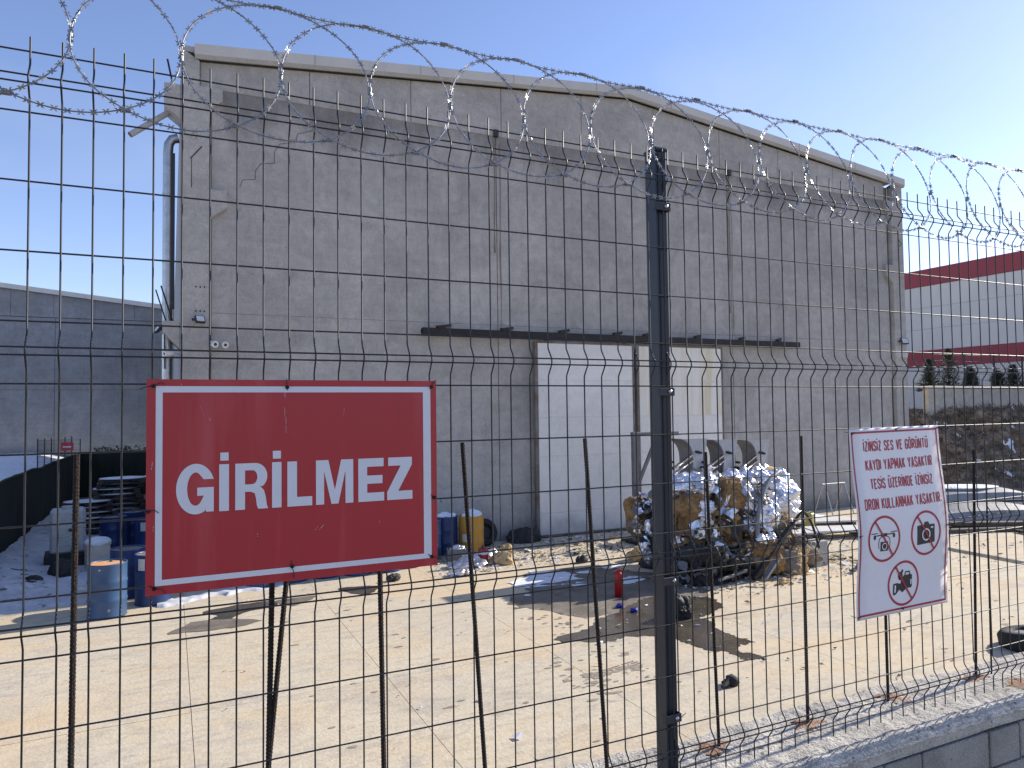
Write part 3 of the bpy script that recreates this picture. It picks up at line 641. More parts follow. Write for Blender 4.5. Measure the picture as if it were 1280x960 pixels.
wf = thing('wire_fence', 'thin wire fence with dark posts along the beige wall top', 'fence', (31.9, 19.9, 4.2))
for k in range(5):
    b = MB(); b.bar((k * 2.3, 0, 0), (k * 2.3, 0, 1.65), .06, .06); b.build('post', m_fence, wf)
b = MB()
for z in (.3, .6, .9, 1.2, 1.5): b.tube([(0, 0, z), (9.2, 0, z)], .006, 4)
for k in range(60):
    b.tube([(k * .155, 0, .05), (k * .155, 0, 1.5)], .004, 4)
b.build('wires', m_fence, wf)

# ================================================================== drums and the left corner
def drum_proto(name, label, mat, lidmat, snow=None, worn=False, loc=(0, 0, 0), rz=0., group='blue drums in the yard'):
    t = thing(name, label, 'drum', loc, rz, group)
    r = .292; h = .88
    prof = [(r - .012, 0), (r + .006, .008), (r, .03)]
    for z in (.28, .58): prof += [(r, z - .03), (r + .012, z), (r, z + .03)]
    prof += [(r, h - .03), (r + .007, h - .01), (r + .003, h), (r - .015, h), (r - .018, h - .02)]
    b = MB(); b.lathe(prof, (0, 0, 0), 36); b.build('shell', mat, t)
    b = MB(); b.lathe([(0.0001, h - .022), (r - .017, h - .022)], (0, 0, 0), 36); ld = b.build('lid', lidmat, t)
    b = MB(); b.lathe([(.0001, h), (.03, h), (.034, h - .02)], (.15, .08, 0), 12); b.build('bung', mat, ld)
    b = MB(); b.lathe([(.0001, .002), (r - .02, .002)], (0, 0, 0), 24); b.build('base', mat, t)
    if snow:
        o = lump('snow_cap', m_snow, (0, 0, h + .0), (.25, .25, .10), int(snow * 10), 4, 'crumple', .45, t, sc=2.5)
    return t
def drum_label(t, a, z, w_=.12, h_=.16):
    b = MB(); n_ = 5
    b.add([(.2965 * math.cos(a + (i / n_ - .5) * w_ / .29), .2965 * math.sin(a + (i / n_ - .5) * w_ / .29), z + s * h_) for s in (0, 1) for i in range(n_ + 1)], [(i, i + 1, i + n_ + 2, i + n_ + 1) for i in range(n_)])
    b.build('paper_label', m_label, t)
d0 = drum_proto('steel_drum', 'worn light blue drum with orange lid, nearest in the left corner', m_blueL, m_orange, loc=(-.94, 11.98, 0), rz=.8)
d1 = drum_proto('steel_drum', 'dark blue drum with brown lid just behind the orange lidded drum', m_blue, m_brownlid, loc=(-.70, 13.3, 0), rz=2.)
d2 = drum_proto('steel_drum', 'dark blue drum with beige paper label at left edge of the red sign', m_blue, m_brownlid, loc=(-.27, 12.55, 0), rz=0)
drum_label(d2, R(-128), .62, .13, .2)
d3 = dup(d1, (-1.25, 18.2, 0), .3, 'blue drum behind the beige box, below the pallet stacks')
d4 = dup(d2, (-.45, 17.4, 0), .25, 'blue drum with white label close below the pallet stacks')
d5 = dup(d1, (-.85, 19.0, 0), 1.2, 'farthest blue drum, wedged between the others and the pallets')
for k, (x, y) in enumerate([(1.55, 13.0), (2.2, 13.12), (2.85, 13.2), (3.5, 13.1), (4.12, 13.12), (4.62, 13.3)]):
    dup(d1, (x, y, 0), .7 * k + .3, ('leftmost', 'second', 'third', 'fourth', 'fifth', 'rightmost')[k] + ' dark blue drum in the row behind the large red sign')
drum_proto('steel_drum', 'dark blue drum with a snowy top right beside the yellow drum', m_blue, m_brownlid, snow=.5, loc=(5.80, 14.15, 0))
b2 = drum_proto('plastic_drum', 'bright blue drum low behind the bottom right corner of the red sign', m_blueL, m_brownlid, loc=(5.25, 13.75, 0))
yd = drum_proto('steel_drum', 'yellow steel drum with snow on top against the warehouse wall', m_yellow, m_brownlid, snow=.8, loc=(6.38, 13.95, 0), group='yellow drum')
drum_label(yd, R(-140), .3, .16, .18)

tk = thing('plastic_tank', 'tall ribbed white plastic tank on a dark base in the snow', 'tank', (-2.08, 17.2, 0), .1)
b = MB(); b.box((-.34, -.32, .28), (.34, .32, 1.24)); b.build('body', m_tank, tk, .05)
for z in (.46, .65, .84, 1.03): b = MB(); b.box((-.35, -.33, z), (.35, .33, z + .014)); b.build('rib', m_tank, tk, .005)
b = MB(); b.tube([(0, 0, 1.235), (0, 0, 1.3)], .13, 16); b.build('cap', m_tank, tk)
b = MB(); b.tube([(.05, -.33, .8), (.05, -.37, .8)], .035, 10); b.tube([(.1, -.33, .36), (.1, -.37, .36)], .035, 10); b.build('valve', m_blackp, tk)
b = MB(); b.box((-.44, -.42, .0), (.42, .42, .275)); b.build('base', m_black, tk, .01)
bx = thing('wooden_box', 'small beige box with snow on top beside the white tank', 'box', (-1.42, 16.2, 0), .2)
b = MB(); b.box((-.22, -.2, 0), (.22, .2, .55)); b.build('body', m_beige, bx, .01)
b = MB(); b.box((-.235, -.215, .55), (.235, .215, .58)); b.build('lid', m_beige, bx, .005)
lump('snow_cap', m_snow, (0, 0, .6), (.26, .25, .12), 3, 4, 'soft', .12, bx, smooth=True)
# pallets
def pallet_proto():
    t = thing('pallet', 'dark weathered pallet with thin snow in a stack by the back screen', 'pallet', (0, 0, 0), 0, 'snowy pallets stacked at the back')
    b = MB()
    for k in range(7): b.box((-.6, -.5 + k * .15, .105), (.6, -.5 + k * .15 + .095, .125))
    b.build('deck', m_pallet, t)
    b = MB()
    for y in (-.5, -.05, .4):
        b.box((-.6, y, 0), (.6, y + .1, .02))
        for x in (-.6, -.07, .46): b.box((x, y, .02), (x + .14, y + .1, .105))
    b.build('runner', m_pallet, t)
    o = lump('snow_cover', m_snow, (0, -.05, .128), (.60, .50, .026), 4, 4, 'soft', .14, t, smooth=True)
    return t
pp = pallet_proto(); first = True
for (cx, cy, n_, lab) in ((-1.35, 22.2, 10, 'left'), (-.05, 22.3, 10, 'right'), (-2.05, 21.6, 6, 'low')):
    for k in range(n_):
        od = ('topmost', 'second from top', 'third from top', 'fourth from top', 'fifth from top', 'sixth from top', 'seventh from top', 'eighth from top', 'ninth from top', 'lowest')[n_ - 1 - k if k else (n_ - 1 if n_ == 10 else 9)]
        lab2 = od + {'left': ' snowy pallet of the tall stack behind the blue drums', 'right': ' snowy pallet of the stack touching the red sign edge', 'low': ' snowy pallet of the low stack behind the white tank'}[lab]
        loc = (cx + random.uniform(-.1, .1), cy + random.uniform(-.12, .12), k * .143 + .1); rz = random.uniform(-.08, .08) + .1
        if first: pp.location = loc; pp.rotation_euler = (0, 0, rz); pp['label'] = lab2; first = False
        else: dup(pp, loc, rz, lab2)
for (c, r, s, lab) in (((-2.55, 15.3, .05), (.32, .4, .14), 5, 'dark rubbish heap half buried in the left snow'), ((-2.0, 15.9, .08), (.22, .25, .16), 6, 'dark round lump in the snow before the white tank')):
    o = lump('rubbish_heap', m_black, c, r, s, 4, 'crumple', .5, floor=-.01); tag(o, lab, 'rubbish')

# ================================================================== rubbish along the facade
cb = thing('crate', 'grey plastic crate heaped with white foil beside the yellow drum', 'crate', (5.78, 13.3, 0), -.25)
b = MB(); b.box((-.24, -.17, 0), (.24, .17, .02)); b.box((-.24, -.17, .02), (.24, -.15, .27)); b.box((-.24, .15, .02), (.24, .17, .27)); b.box((-.24, -.15, .02), (-.22, .15, .27)); b.box((.22, -.15, .02), (.24, .15, .27)); b.build('body', m_steel, cb, .006)
lump('foil_filling', m_foil, (0, 0, .27), (.25, .19, .13), 12, 4, 'crumple', .5, cb)
def extinguisher(loc, label, mat, band=None, cat='extinguisher', h=.42, r=.075):
    t = thing('fire_extinguisher', label, cat, loc, random.uniform(0, 3), 'fire extinguishers on the yard floor')
    b = MB(); b.lathe([(.0001, 0), (r, .0), (r, h - .035), (r * .9, h - .01), (r * .6, h + .008), (r * .3, h + .018), (r * .28, h + .03), (.0001, h + .03)], (0, 0, 0), 20); b.build('cylinder', mat, t)
    b = MB(); b.box((-.018, -.05, h + .03), (.018, .035, h + .05)); b.bar((0, .0, h + .05), (0, -.09, h + .085), .02, .012); b.build('valve_handle', m_black if band else mat, t)
    b = MB(); b.tube([(0, .02, h + .03), (.05, .07, h - .02), (.09, .04, h - .14), (.085, .02, .12)], .012, 7); b.build('hose', m_rubber if band else mat, t)
    if band:
        b = MB(); b.lathe([(r + .0015, h - .12), (r + .0015, h - .06)], (0, 0, 0), 20); b.build('paper_label', m_label, t)
    else:
        b = MB(); b.box((-.03, -r - .004, h * .6), (.02, -r + .01, h * .74)); b.build('sticker', m_can, t)
    return t
extinguisher((7.18, 9.0, 0), 'bright red extinguisher standing on the wet floor near the scrap pile', m_extred, h=.42, r=.078)
extinguisher((6.14, 12.69, 0), 'dull crimson canister with pale band standing before the yellow drum', m_pink, True, h=.34, r=.115)
tw = thing('tyre', 'black tyre leaning on the warehouse wall right of the yellow drum', 'tyre', (7.0, 14.62, .33), 0)
def tyre_mesh(R0, r0, w_):
    b = MB(); vs = []; fs = []; N, K = 36, 12
    for i in range(N):
        a = 2 * math.pi * i / N
        for k in range(K):
            t_ = 2 * math.pi * k / K; cx_, cz_ = math.cos(t_), math.sin(t_)
            rr = R0 + r0 * max(-1, min(1, 1.15 * cx_)) + (.006 if (i % 2 and cx_ > .6) else 0); yy = w_ * max(-1, min(1, 1.2 * cz_))
            vs.append((rr * math.cos(a), yy, rr * math.sin(a)))
    for i in range(N):
        for k in range(K): fs.append((i * K + k, i * K + (k + 1) % K, ((i + 1) % N) * K + (k + 1) % K, ((i + 1) % N) * K + k))
    b.add(vs, fs, True); return b
o = tyre_mesh(.25, .08, .1).build('tread', m_rubber, tw); o.rotation_euler = (R(-14), 0, R(8))
b = MB(); b.tube([(0, -.03, 0), (0, .03, 0)], .165, 24); o = b.build('rim', m_black, tw); o.rotation_euler = (R(-14), 0, R(8))
ty = thing('tyre', 'old black tyre lying by the foot of the retaining wall on the right', 'tyre', (10.56, 4.1, .13), 0)
o = tyre_mesh(.28, .10, .12).build('tread', m_rubber, ty); o.rotation_euler = (R(80), 0, R(15))
b = MB(); b.tube([(0, 0, -.02), (0, 0, .06)], .19, 24); b.build('rim', m_steel, ty)
bg_ = lump('rubbish_bag', m_black, (8.1, 14.72, .1), (.42, .22, .2), 21, 4, 'crumple', .4, floor=.0); tag(bg_, 'flattened black rubbish bag against the wall left of the doors', 'bag')
for (c, r, s, m, nm, lab, cat) in (
        ((7.05, 13.55, .06), (.30, .14, .10), 31, m_tan, 'foam_scrap', 'yellow foam strip lying farther from the fence near the crimson canister', 'foam'),
        ((6.52, 12.6, .07), (.27, .18, .13), 32, m_tan, 'foam_scrap', 'chunkier yellow foam lump lying right of the crimson canister', 'foam'),
        ((5.75, 12.6, .06), (.48, .28, .11), 33, m_foil, 'foil_heap', 'low heap of white foil before the grey crate', 'foil'),
        ((6.35, 13.1, .08), (.35, .2, .12), 34, m_foil, 'foil_heap', 'small foil heap between yellow drum and crimson canister', 'foil'),
        ((5.35, 11.95, .05), (.30, .16, .08), 35, m_foil, 'foil_heap', 'flat foil scrap lying nearest under the right edge of the red sign', 'foil'),
        ((8.05, 11.8, .06), (.14, .1, .09), 36, m_black, 'scrap_lump', 'dark scrap lump on the sunlit strip before the doors', 'scrap'),
        ((9.55, 11.5, .08), (.42, .2, .14), 37, m_tan, 'foam_scrap', 'tan and black foam pile left of the fence post, near the doors', 'foam'),
        ((9.55, 10.9, .12), (.26, .2, .19), 38, m_steel, 'scrap_lump', 'grey crumpled scrap lump at the left foot of the scrap pile', 'scrap'),
        ((10.42, 8.32, .05), (.13, .08, .07), 39, m_tan, 'foam_scrap', 'small brown foam piece alone on the sunlit floor before the pile', 'foam'),
        ((12.75, 8.5, .06), (.2, .12, .10), 40, m_dust, 'foam_scrap', 'dusty brown and white scrap beside the grey perforated block', 'foam'),
        ((3.95, 12.1, .05), (.17, .09, .09), 41, m_black, 'scrap_lump', 'black rag lying below the right half of the red sign', 'rag'),
        ((7.36, 7.42, .13), (.17, .2, .18), 42, m_black, 'rubbish_bag', 'black crumpled bag standing at the puddle right beside the fence post', 'bag')):
    o = lump(nm, m, c, r, s, 4, 'crumple' if m in (m_foil, m_black, m_steel) else 'soft', .45, floor=.0, sc=2.2); tag(o, lab, cat)
gv = thing('glove', 'black work glove lying alone on the concrete right of the post', 'glove', (6.05, 4.95, 0), .5)
lump('palm', m_rubber, (.05, 0, .05), (.10, .07, .06), 51, 4, 'soft', .25, gv, floor=.0, smooth=True, sc=3)
b = MB(); b.tube([(0, 0, .05), (-.09, .01, .035), (-.18, .03, .03)], [.045, .035, .02], 8); b.tube([(.0, .03, .05), (-.06, .08, .03)], [.03, .015], 8); b.build('fingers', m_rubber, gv)
for (c, lab) in (((6.80, 8.40, .03), 'blue plastic cap on the wet floor, left of the pair'), ((6.86, 8.08, .03), 'blue plastic cap on the wet floor, right of the pair')):
    t = thing('plastic_scrap', lab, 'plastic', c, random.random(), 'blue caps on the floor')
    b = MB(); b.lathe([(.0001, .03), (.05, .03), (.06, .015), (.06, -.025), (.05, -.025), (.045, .02), (.0001, .02)], (0, 0, 0), 14); b.build('cap_body', m_cap, t)
    b = MB(); b.box((.05, -.03, -.028), (.15, .03, .01)); b.build('tab', m_cap, t, .006)

# litter
def litter(name, mat, areas, smin, smax):
    b = MB()
    for (x0, y0, x1, y1, n_) in areas:
        for _ in range(n_):
            x, y = random.uniform(x0, x1), random.uniform(y0, y1); s = random.uniform(smin, smax) * random.random() ** .6
            p = [Vector((x, y, .006)) + Vector((random.uniform(-s, s), random.uniform(-s, s), random.uniform(0, s * .7))) for _ in range(5)]
            b.add(p, [(0, 1, 2), (0, 2, 3), (1, 3, 4), (0, 3, 4)])
    stuff(b.build(name, mat))
litter('white_litter', m_flake, [(5.0, 11.8, 7.8, 13.9, 200), (8.3, 12.6, 12, 14.6, 160), (8.3, 10.6, 12.8, 12.6, 120), (8.6, 8.2, 13.0, 9.4, 90), (13, 9.5, 18, 14, 120)], .02, .13)
litter('white_flakes', m_flake, [(5.0, 11.8, 7.6, 13.8, 150), (8.2, 13.3, 12, 14.8, 90), (8.3, 11, 12.5, 13.2, 120), (5.5, 6.4, 8.2, 8.6, 70), (8.2, 8., 13.5, 9.6, 160), (12, 8, 18, 13, 90), (2, 3, 9, 7, 22), (1, 11.8, 5, 12.6, 40)], .01, .075)
litter('tan_rubble', m_crumb, [(5.6, 12.1, 8, 13.6, 90), (8.4, 12.6, 12, 13.9, 130), (8.6, 8.4, 13.5, 9.7, 90)], .02, .13)
litter('tan_litter', m_crumb, [(5.2, 12, 8, 14, 150), (8.2, 12, 12.5, 14.2, 150), (8.5, 8, 13.8, 10, 170), (12, 7, 18, 12, 80), (6, 4, 14, 8, 30)], .01, .07)
litter('dark_rubble', m_grit, [(5.4, 12.5, 9, 14.6, 120), (8.4, 11.8, 12.5, 14.8, 180), (8.3, 8.2, 13.6, 10.2, 160), (13, 8, 20, 13, 130)], .02, .12)
litter('dark_litter', m_grit, [(5.2, 12, 9, 14.6, 220), (8.2, 11.5, 12.5, 14.8, 240), (8.2, 8, 14, 10.2, 260), (12, 5, 22, 12.5, 220), (0.5, 2.6, 12, 9, 120)], .008, .06)

# ================================================================== the scrap pile
def pile_lump(name, mat, c, r, s, label, cat, kind='crumple', amp=.4, sub=5, sc=1.):
    o = lump(name, mat, c, r, s, sub, kind, amp, floor=.0, sc=sc); tag(o, label, cat); return o
pile_lump('foil_bundle', m_foil, (11.22, 9.85, 1.12), (.98, .75, .84), 61, 'big bundle of crumpled silver foil at the right of the scrap pile', 'foil', 'foil', .42, 6)
pile_lump('foil_bundle', m_foil, (9.75, 10.0, 1.74), (.80, .5, .27), 62, 'silver foil sheet draped over the top left of the scrap pile', 'foil', 'foil', .36, 6, 1.3)
pile_lump('foil_bundle', m_foil, (10.85, 9.35, .98), (.42, .35, .46), 63, 'smaller bluish foil ball at the centre front of the scrap pile', 'foil', 'foil', .36, 5, 1.3)
pile_lump('foam_block', m_rustfoam, (9.35, 9.9, .92), (.46, .42, .66), 64, 'brown foam block left in the scrap pile, beside the fence post', 'foam', 'box', .24)
pile_lump('foam_block', m_rustfoam, (10.18, 9.6, .98), (.29, .33, .98), 65, 'tall upright rusty brown slab in the middle of the scrap pile', 'foam', 'box', .22)
pile_lump('foam_block', m_rustfoam, (9.25, 11.3, .92), (.17, .33, .44), 66, 'brown foam block at far left of the pile, left of the post', 'foam', 'box', .3)
pile_lump('foam_block', m_rustfoam, (10.62, 9.1, .42), (.44, .3, .36), 67, 'low brown foam chunk at the front foot of the scrap pile', 'foam', 'box', .34)
pile_lump('cardboard_scrap', m_rustfoam, (11.25, 9.12, .78), (.14, .05, .34), 78, 'narrow brown cardboard piece stuck between the foil bundles', 'cardboard', 'box', .2, 4)
pile_lump('dusty_sack', m_dust, (11.42, 9.35, .5), (.48, .40, .52), 68, 'dusty beige sack under the large foil bundle', 'sack', 'crumple', .45, 5, 1.6)
pile_lump('foam_chunk', m_tan, (11.38, 8.85, .24), (.20, .18, .28), 69, 'orange brown foam chunk at the right foot of the scrap pile', 'foam', 'box', .5, 5, 1.6)
pile_lump('foam_chunk', m_tan, (11.85, 10.0, 1.92), (.38, .16, .08), 70, 'yellow foam roll on the very top right of the foil', 'foam', 'soft', .3, 4)
pile_lump('scrap_heap', m_black, (9.5, 9.2, .22), (.95, .45, .32), 71, 'black oily scrap heap under the left of the pile', 'scrap', 'crumple', .6, 5, 2.)
pile_lump('scrap_heap', m_black, (9.2, 10.4, .38), (.42, .5, .45), 72, 'black scrap left of and below the brown foam blocks', 'scrap', 'crumple', .5, 5, 2.)
pile_lump('scrap_heap', m_dust, (10.8, 9.3, .22), (.7, .42, .28), 73, 'grey and brown mixed rubbish below the foil bundles', 'scrap', 'crumple', .6, 5, 2.)
pile_lump('foil_bundle', m_foil, (8.98, 10.6, .55), (.12, .18, .42), 74, 'thin strip of white foil hanging left of the fence post', 'foil', 'foil', .5, 5, 2.)
pile_lump('foil_bundle', m_foil, (9.55, 9.5, 1.22), (.24, .14, .28), 75, 'ragged white foil tuft on the left brown foam block', 'foil', 'foil', .6, 5, 2.5)
pile_lump('foil_bundle', m_foil, (10.62, 8.95, .74), (.24, .14, .12), 76, 'torn foil tuft low on the front brown chunk', 'foil', 'foil', .6, 5, 2.5)
pile_lump('foil_bundle', m_foil, (10.45, 9.3, 1.5), (.2, .15, .34), 79, 'foil strip hanging down the right side of the upright brown slab', 'foil', 'foil', .5, 5, 2.)
def shreds(name, mat, n_, cs, smin, smax, out=.02):
    b = MB()
    for _ in range(n_):
        c, r = random.choice(cs); a = random.uniform(-2.9, .6); e = random.uniform(-.5, 1.3)
        nrm = Vector((math.cos(a) * math.cos(e), math.sin(a) * math.cos(e), math.sin(e)))
        p = Vector(c) + Vector((nrm.x * r[0], nrm.y * r[1], nrm.z * r[2])) * random.uniform(.86, 1.04) + nrm * out
        if p.z < .03: p.z = random.uniform(.03, .2)
        u = nrm.orthogonal().normalized(); u = (Matrix.Rotation(random.uniform(0, 6.28), 3, nrm) @ u).normalized(); v = nrm.cross(u)
        L, W = random.uniform(smin, smax), random.uniform(smin, smax) * .55; bend = random.uniform(-.5, .9); tilt = nrm * random.uniform(-.3, .5)
        vs = []
        for i in range(5):
            for j in range(3):
                s_, t_ = i / 4 - .5, j / 2 - .5
                q = p + u * s_ * L * random.uniform(.85, 1.15) + v * t_ * W * random.uniform(.6, 1.25) + nrm * bend * L * (s_ * s_ - .1) + tilt * s_ * L + nrm * random.uniform(-.018, .018)
                q.z = max(q.z, .008); vs.append(q)
        b.add(vs, [(i * 3 + j, i * 3 + j + 1, i * 3 + j + 4, i * 3 + j + 3) for i in range(4) for j in range(2)])
    return stuff(b.build(name, mat))
UP = [((11.22, 9.85, 1.12), (1.0, .78, .86)), ((9.75, 10.0, 1.7), (.82, .52, .3)), ((10.5, 9.55, 1.1), (.9, .5, .8))]
LW = [((9.22, 11.2, .95), (.22, .36, .5)), ((9.4, 9.9, .8), (.6, .5, .8)), ((10.3, 9.5, .7), (.8, .5, .7)), ((11.2, 9.4, .45), (.75, .45, .5)), ((9.5, 9.3, .25), (1.0, .5, .35))]
shreds('foil_shreds', m_foil, 150, UP + LW[:3], .10, .42)
shreds('card_shreds', m_rustfoam, 140, LW[:4] + UP[2:], .08, .34)
shreds('foam_shreds', m_tan, 46, LW[2:4] + UP[:1], .05, .18)
shreds('grey_shreds', m_steel, 60, LW + UP[2:], .08, .36)
shreds('black_shreds', m_black, 130, LW, .08, .36)
b = MB(); b.box((9.55, 9.42, .15), (9.82, 9.5, 1.25), Matrix.Rotation(R(-9), 3, 'Y')); o = b.build('steel_plate', m_steel, None, .006, at=(9.7, 9.45, .1)); tag(o, 'narrow grey steel plate wedged between the brown blocks', 'plate')
b = MB(); b.bar((10.05, 8.72, .05), (11.35, 8.95, .98), .09, .09); o = b.build('steel_bar', m_black, None, .006, at=(10.05, 8.72, .05)); tag(o, 'long black square bar leaning diagonally against the foil bundle', 'bar')
b = MB(); b.bar((9.1, 8.6, .16), (9.9, 8.75, .22), .05, .05); o = b.build('steel_bar', m_steel, None, .004, at=(9.1, 8.6, .1)); tag(o, 'short grey bar end lying in the black scrap', 'bar')
b = MB(); b.bar((10.0, 8.4, .12), (10.5, 8.55, .42), .10, .05); o = b.build('ribbed_strip', m_steel, None, .004, at=(10., 8.4, .1)); tag(o, 'short ribbed grey strip poking out at the pile front', 'strip')
b = MB(); b.tube(catmull([(10.5, 8.95, .35), (10.42, 8.98, .8), (10.55, 9.05, 1.3), (10.85, 9.15, 1.75), (11.35, 9.3, 1.98), (11.6, 9.5, 1.92)], 8, False), .045, 10); o = b.build('hose', m_hose, None, at=(10.5, 9, .3)); tag(o, 'grey corrugated hose arching over the foil', 'hose')
b = MB(); b.tube(catmull([(11.2, 8.85, .95), (11.5, 8.85, 1.2), (11.75, 8.85, .95), (11.95, 8.85, .4)], 8, False), .025, 8); o = b.build('hose', m_rubber, None, at=(11.2, 8.9, .9)); tag(o, 'thin black hose drooping over the dusty sack', 'hose')
# three curved sheet-metal shells
def shell_proto():
    t = thing('metal_shell', '', 'shell', (0, 0, 0), 0, 'curved shells on the scrap pile')
    prof = [(-.06, .80), (.08, .79), (.20, .73), (.29, .63), (.345, .50), (.36, .36), (.35, .20), (.32, .0)]
    prof = [(p.x, p.y) for p in catmull([(x, z, 0) for x, z in prof], 4, False)] + [(.32, 0)]
    b = MB(); n_ = len(prof); vs = []; th = .02
    for (y, dx) in ((0, 0), (.42, -.02)):
        for (x, z) in prof: vs.append((x + dx, y, z))
        for (x, z) in prof: vs.append((x + dx + th, y, z + th * .6))
    fs = []
    for i in range(n_ - 1):
        fs += [(i, i + 1, 2 * n_ + i + 1, 2 * n_ + i), (n_ + i, n_ + i + 1, 3 * n_ + i + 1, 3 * n_ + i), (i, i + 1, n_ + i + 1, n_ + i), (2 * n_ + i, 2 * n_ + i + 1, 3 * n_ + i + 1, 3 * n_ + i)]
    b.add(vs, fs, False); b.build('curved_plate', m_steel, t)  # darker steel paints the shaded inside; the side plate's lighter sheet reads as lit
    b = MB(); b.prism([(x + .022, z) for x, z in prof] + [(.62, .0), (.78, .80)], .012, .03); b.build('side_plate', m_shell, t, .004)
    b = MB(); b.bar((-.42, -.12, .10), (.28, -.06, .46), .09, .03); b.bar((-.40, -.15, .02), (.30, -.1, .36), .07, .03); b.build('strut', m_chrome, t)
    b = MB()
    for (x, z) in ((.46, .52), (.52, .50), (-.22, .33), (-.26, .22)): b.tube([(x, -.10, z), (x, .02, z)], .026, 8)
    b.build('bolt', m_black, t)
    return t
sp = shell_proto()
for k, (x, y, z, lab) in enumerate(((9.75, 10.5, 1.86, 'left one of three curved grey metal shells on the scrap'), (10.6, 10.5, 1.82, 'middle one of three curved grey metal shells on the scrap'), (11.55, 10.5, 1.78, 'right one of three curved grey metal shells on the scrap'))):
    if k == 0: sp.location = (x, y, z); sp['label'] = lab
    else: dup(sp, (x, y, z), 0, lab)
pile_lump('scrap_heap', m_dust, (10.6, 10.6, .85), (1.5, .45, .98), 77, 'mixed grey rubbish mound behind the foil, carrying the shells', 'scrap', 'soft', .3, 5, 1.4)  # solid mound, raised so the pile throws a fuller shadow
fr = thing('steel_stand', 'grey steel stand with diagonal brace behind the fence post', 'stand', (10.3, 13, 0))
b = MB(); b.box((0, -.06, 0), (.13, .06, 2.75)); b.build('upright', m_steel, fr, .006)
b = MB(); b.box((-.02, -.05, 2.64), (1.40, .05, 2.74)); b.build('crossbar', m_steel, fr, .006)
b = MB(); b.bar((.1, 0, 1.35), (.75, 0, 2.64), .07, .07); b.build('brace', m_steel, fr)
b = MB(); b.box((-.05, -.5, 0), (1.5, .5, .08)); b.build('foot_plate', m_black, fr, .006)
b = MB(); b.box((.25, -.3, .08), (1.3, .4, .62)); b.build('machine_box', m_black, fr, .03)
b = MB(); b.bar((.0, -.2, .95), (.75, -.2, 1.45), .22, .08); b.build('chute', m_steel, fr)
blk = thing('perforated_block', 'light grey perforated metal block standing right of the scrap pile', 'block', (12.22, 9.2, 0), .1)
b = MB(); b.box((-.21, -.15, 0), (.21, .15, .52)); b.build('body', m_cblock, blk, .012)
b = MB()
for k in range(9): b.box((-.16, -.153, .06 + k * .05), (-.145, -.149, .075 + k * .05))
for k in range(9): b.box((-.10, -.153, .06 + k * .05), (-.085, -.149, .075 + k * .05))
b.tube([(.06, -.153, .06), (.06, -.149, .06)], .025, 10); b.build('hole', m_black, blk)
# boards, can, trestle to the right of the pile
for (x, y, w_, d_, z, rz, lab) in ((15.4, 11.4, 1.5, .8, .16, -.35, 'white panel lying nearest beside the white notice'), (16.6, 12.9, 1.9, .7, .1, -.3, 'long white panel lying behind, towards the warehouse corner'), (14.2, 11.6, .9, .5, .14, -.2, 'short white sheet lying between the foil and the panels')):
    t = thing('white_panel', lab, 'panel', (x, y, 0), rz, 'white panels on the yard floor')
    b = MB(); b.box((-w_ / 2, -d_ / 2, z), (w_ / 2, d_ / 2, z + .05)); b.build('board', m_board, t, .01)
    b = MB(); b.box((-w_ / 2 + .1, -d_ / 2 + .05, 0), (-w_ / 2 + .2, d_ / 2 - .05, z - .003)); b.box((w_ / 2 - .2, -d_ / 2 + .05, 0), (w_ / 2 - .1, d_ / 2 - .05, z - .003)); b.build('bearer', m_timber, t)
cn = thing('oil_can', 'olive yellow can standing on the rubble right of the foil', 'can', (15.6, 12.4, .1), .3)
b = MB(); b.box((-.12, -.1, 0), (.12, .1, .36)); b.build('body', m_can, cn, .02)
b = MB(); b.tube([(.05, 0, .36), (.05, 0, .40)], .03, 10); b.box((-.09, -.012, .385), (.02, .012, .4)); b.build('cap_and_handle', m_can, cn)
tr = thing('trestle', 'thin grey metal trestle before the warehouse wall by the notice', 'trestle', (18.6, 14.2, 0))
for (x, y) in ((-.45, -.35), (-.45, .35), (.45, -.35), (.45, .35)): b = MB(); b.tube([(x * 1.0, y, 0), (x * .95, y * .12, .92)], .02, 6); b.build('leg', m_pipe, tr)
b = MB(); b.tube([(-.5, 0, .93), (.5, 0, .93)], .025, 6); b.build('crossbar', m_pipe, tr)
lump('snow_drift', m_snow, (16.3, 14.0, .02), (1.6, .5, .14), 81, 4, 'soft', .2, floor=.0, smooth=True)['kind'] = 'structure'
bpy.data.objects['snow_drift'].name = 'snow_patch'
# right-hand stacks
def shell_stack(x, y, z, L, W, H, rz, lab, mat, snow=False):
    t = thing('covered_stack', lab, 'stack', (x, y, z), rz, 'grey covered stacks by the earth bank')
    b = MB(); vs = []; fs = []; N, K = 24, 10
    for i in range(N + 1):
        u = i / N * 2 - 1
        for k in range(K + 1):
            v = k / K * 2 - 1; hh = H * (1 - abs(u) ** 3.2) * (1 - abs(v) ** 2.6) + .02 * noise.noise(Vector((u * 4, v * 4, x)))
            vs.append((u * L / 2, v * W / 2, hh * .55 + H * .45 * (1 if (abs(u) < .999 and abs(v) < .999) else 0)))
    for i in range(N):
        for k in range(K): p = i * (K + 1) + k; fs.append((p, p + 1, p + K + 2, p + K + 1))
    b.add(vs, fs, False); b.build('cover', mat, t)
    b = MB(); b.tube([(-L / 2, -W / 2, H * .12), (L / 2, -W / 2, H * .12)], .03, 6); b.build('edge_rope', m_black, t)
    if snow: lump('snow_cover', m_snow, (-.2, .05, H * .97), (L * .36, W * .35, .05), 91, 4, 'soft', .12, t, smooth=True)
    return t
shell_stack(21.0, 11.3, .0, 3.6, 1.6, .52, -.32, 'lower grey covered stack by the bank, under the snowy one', m_tarp)
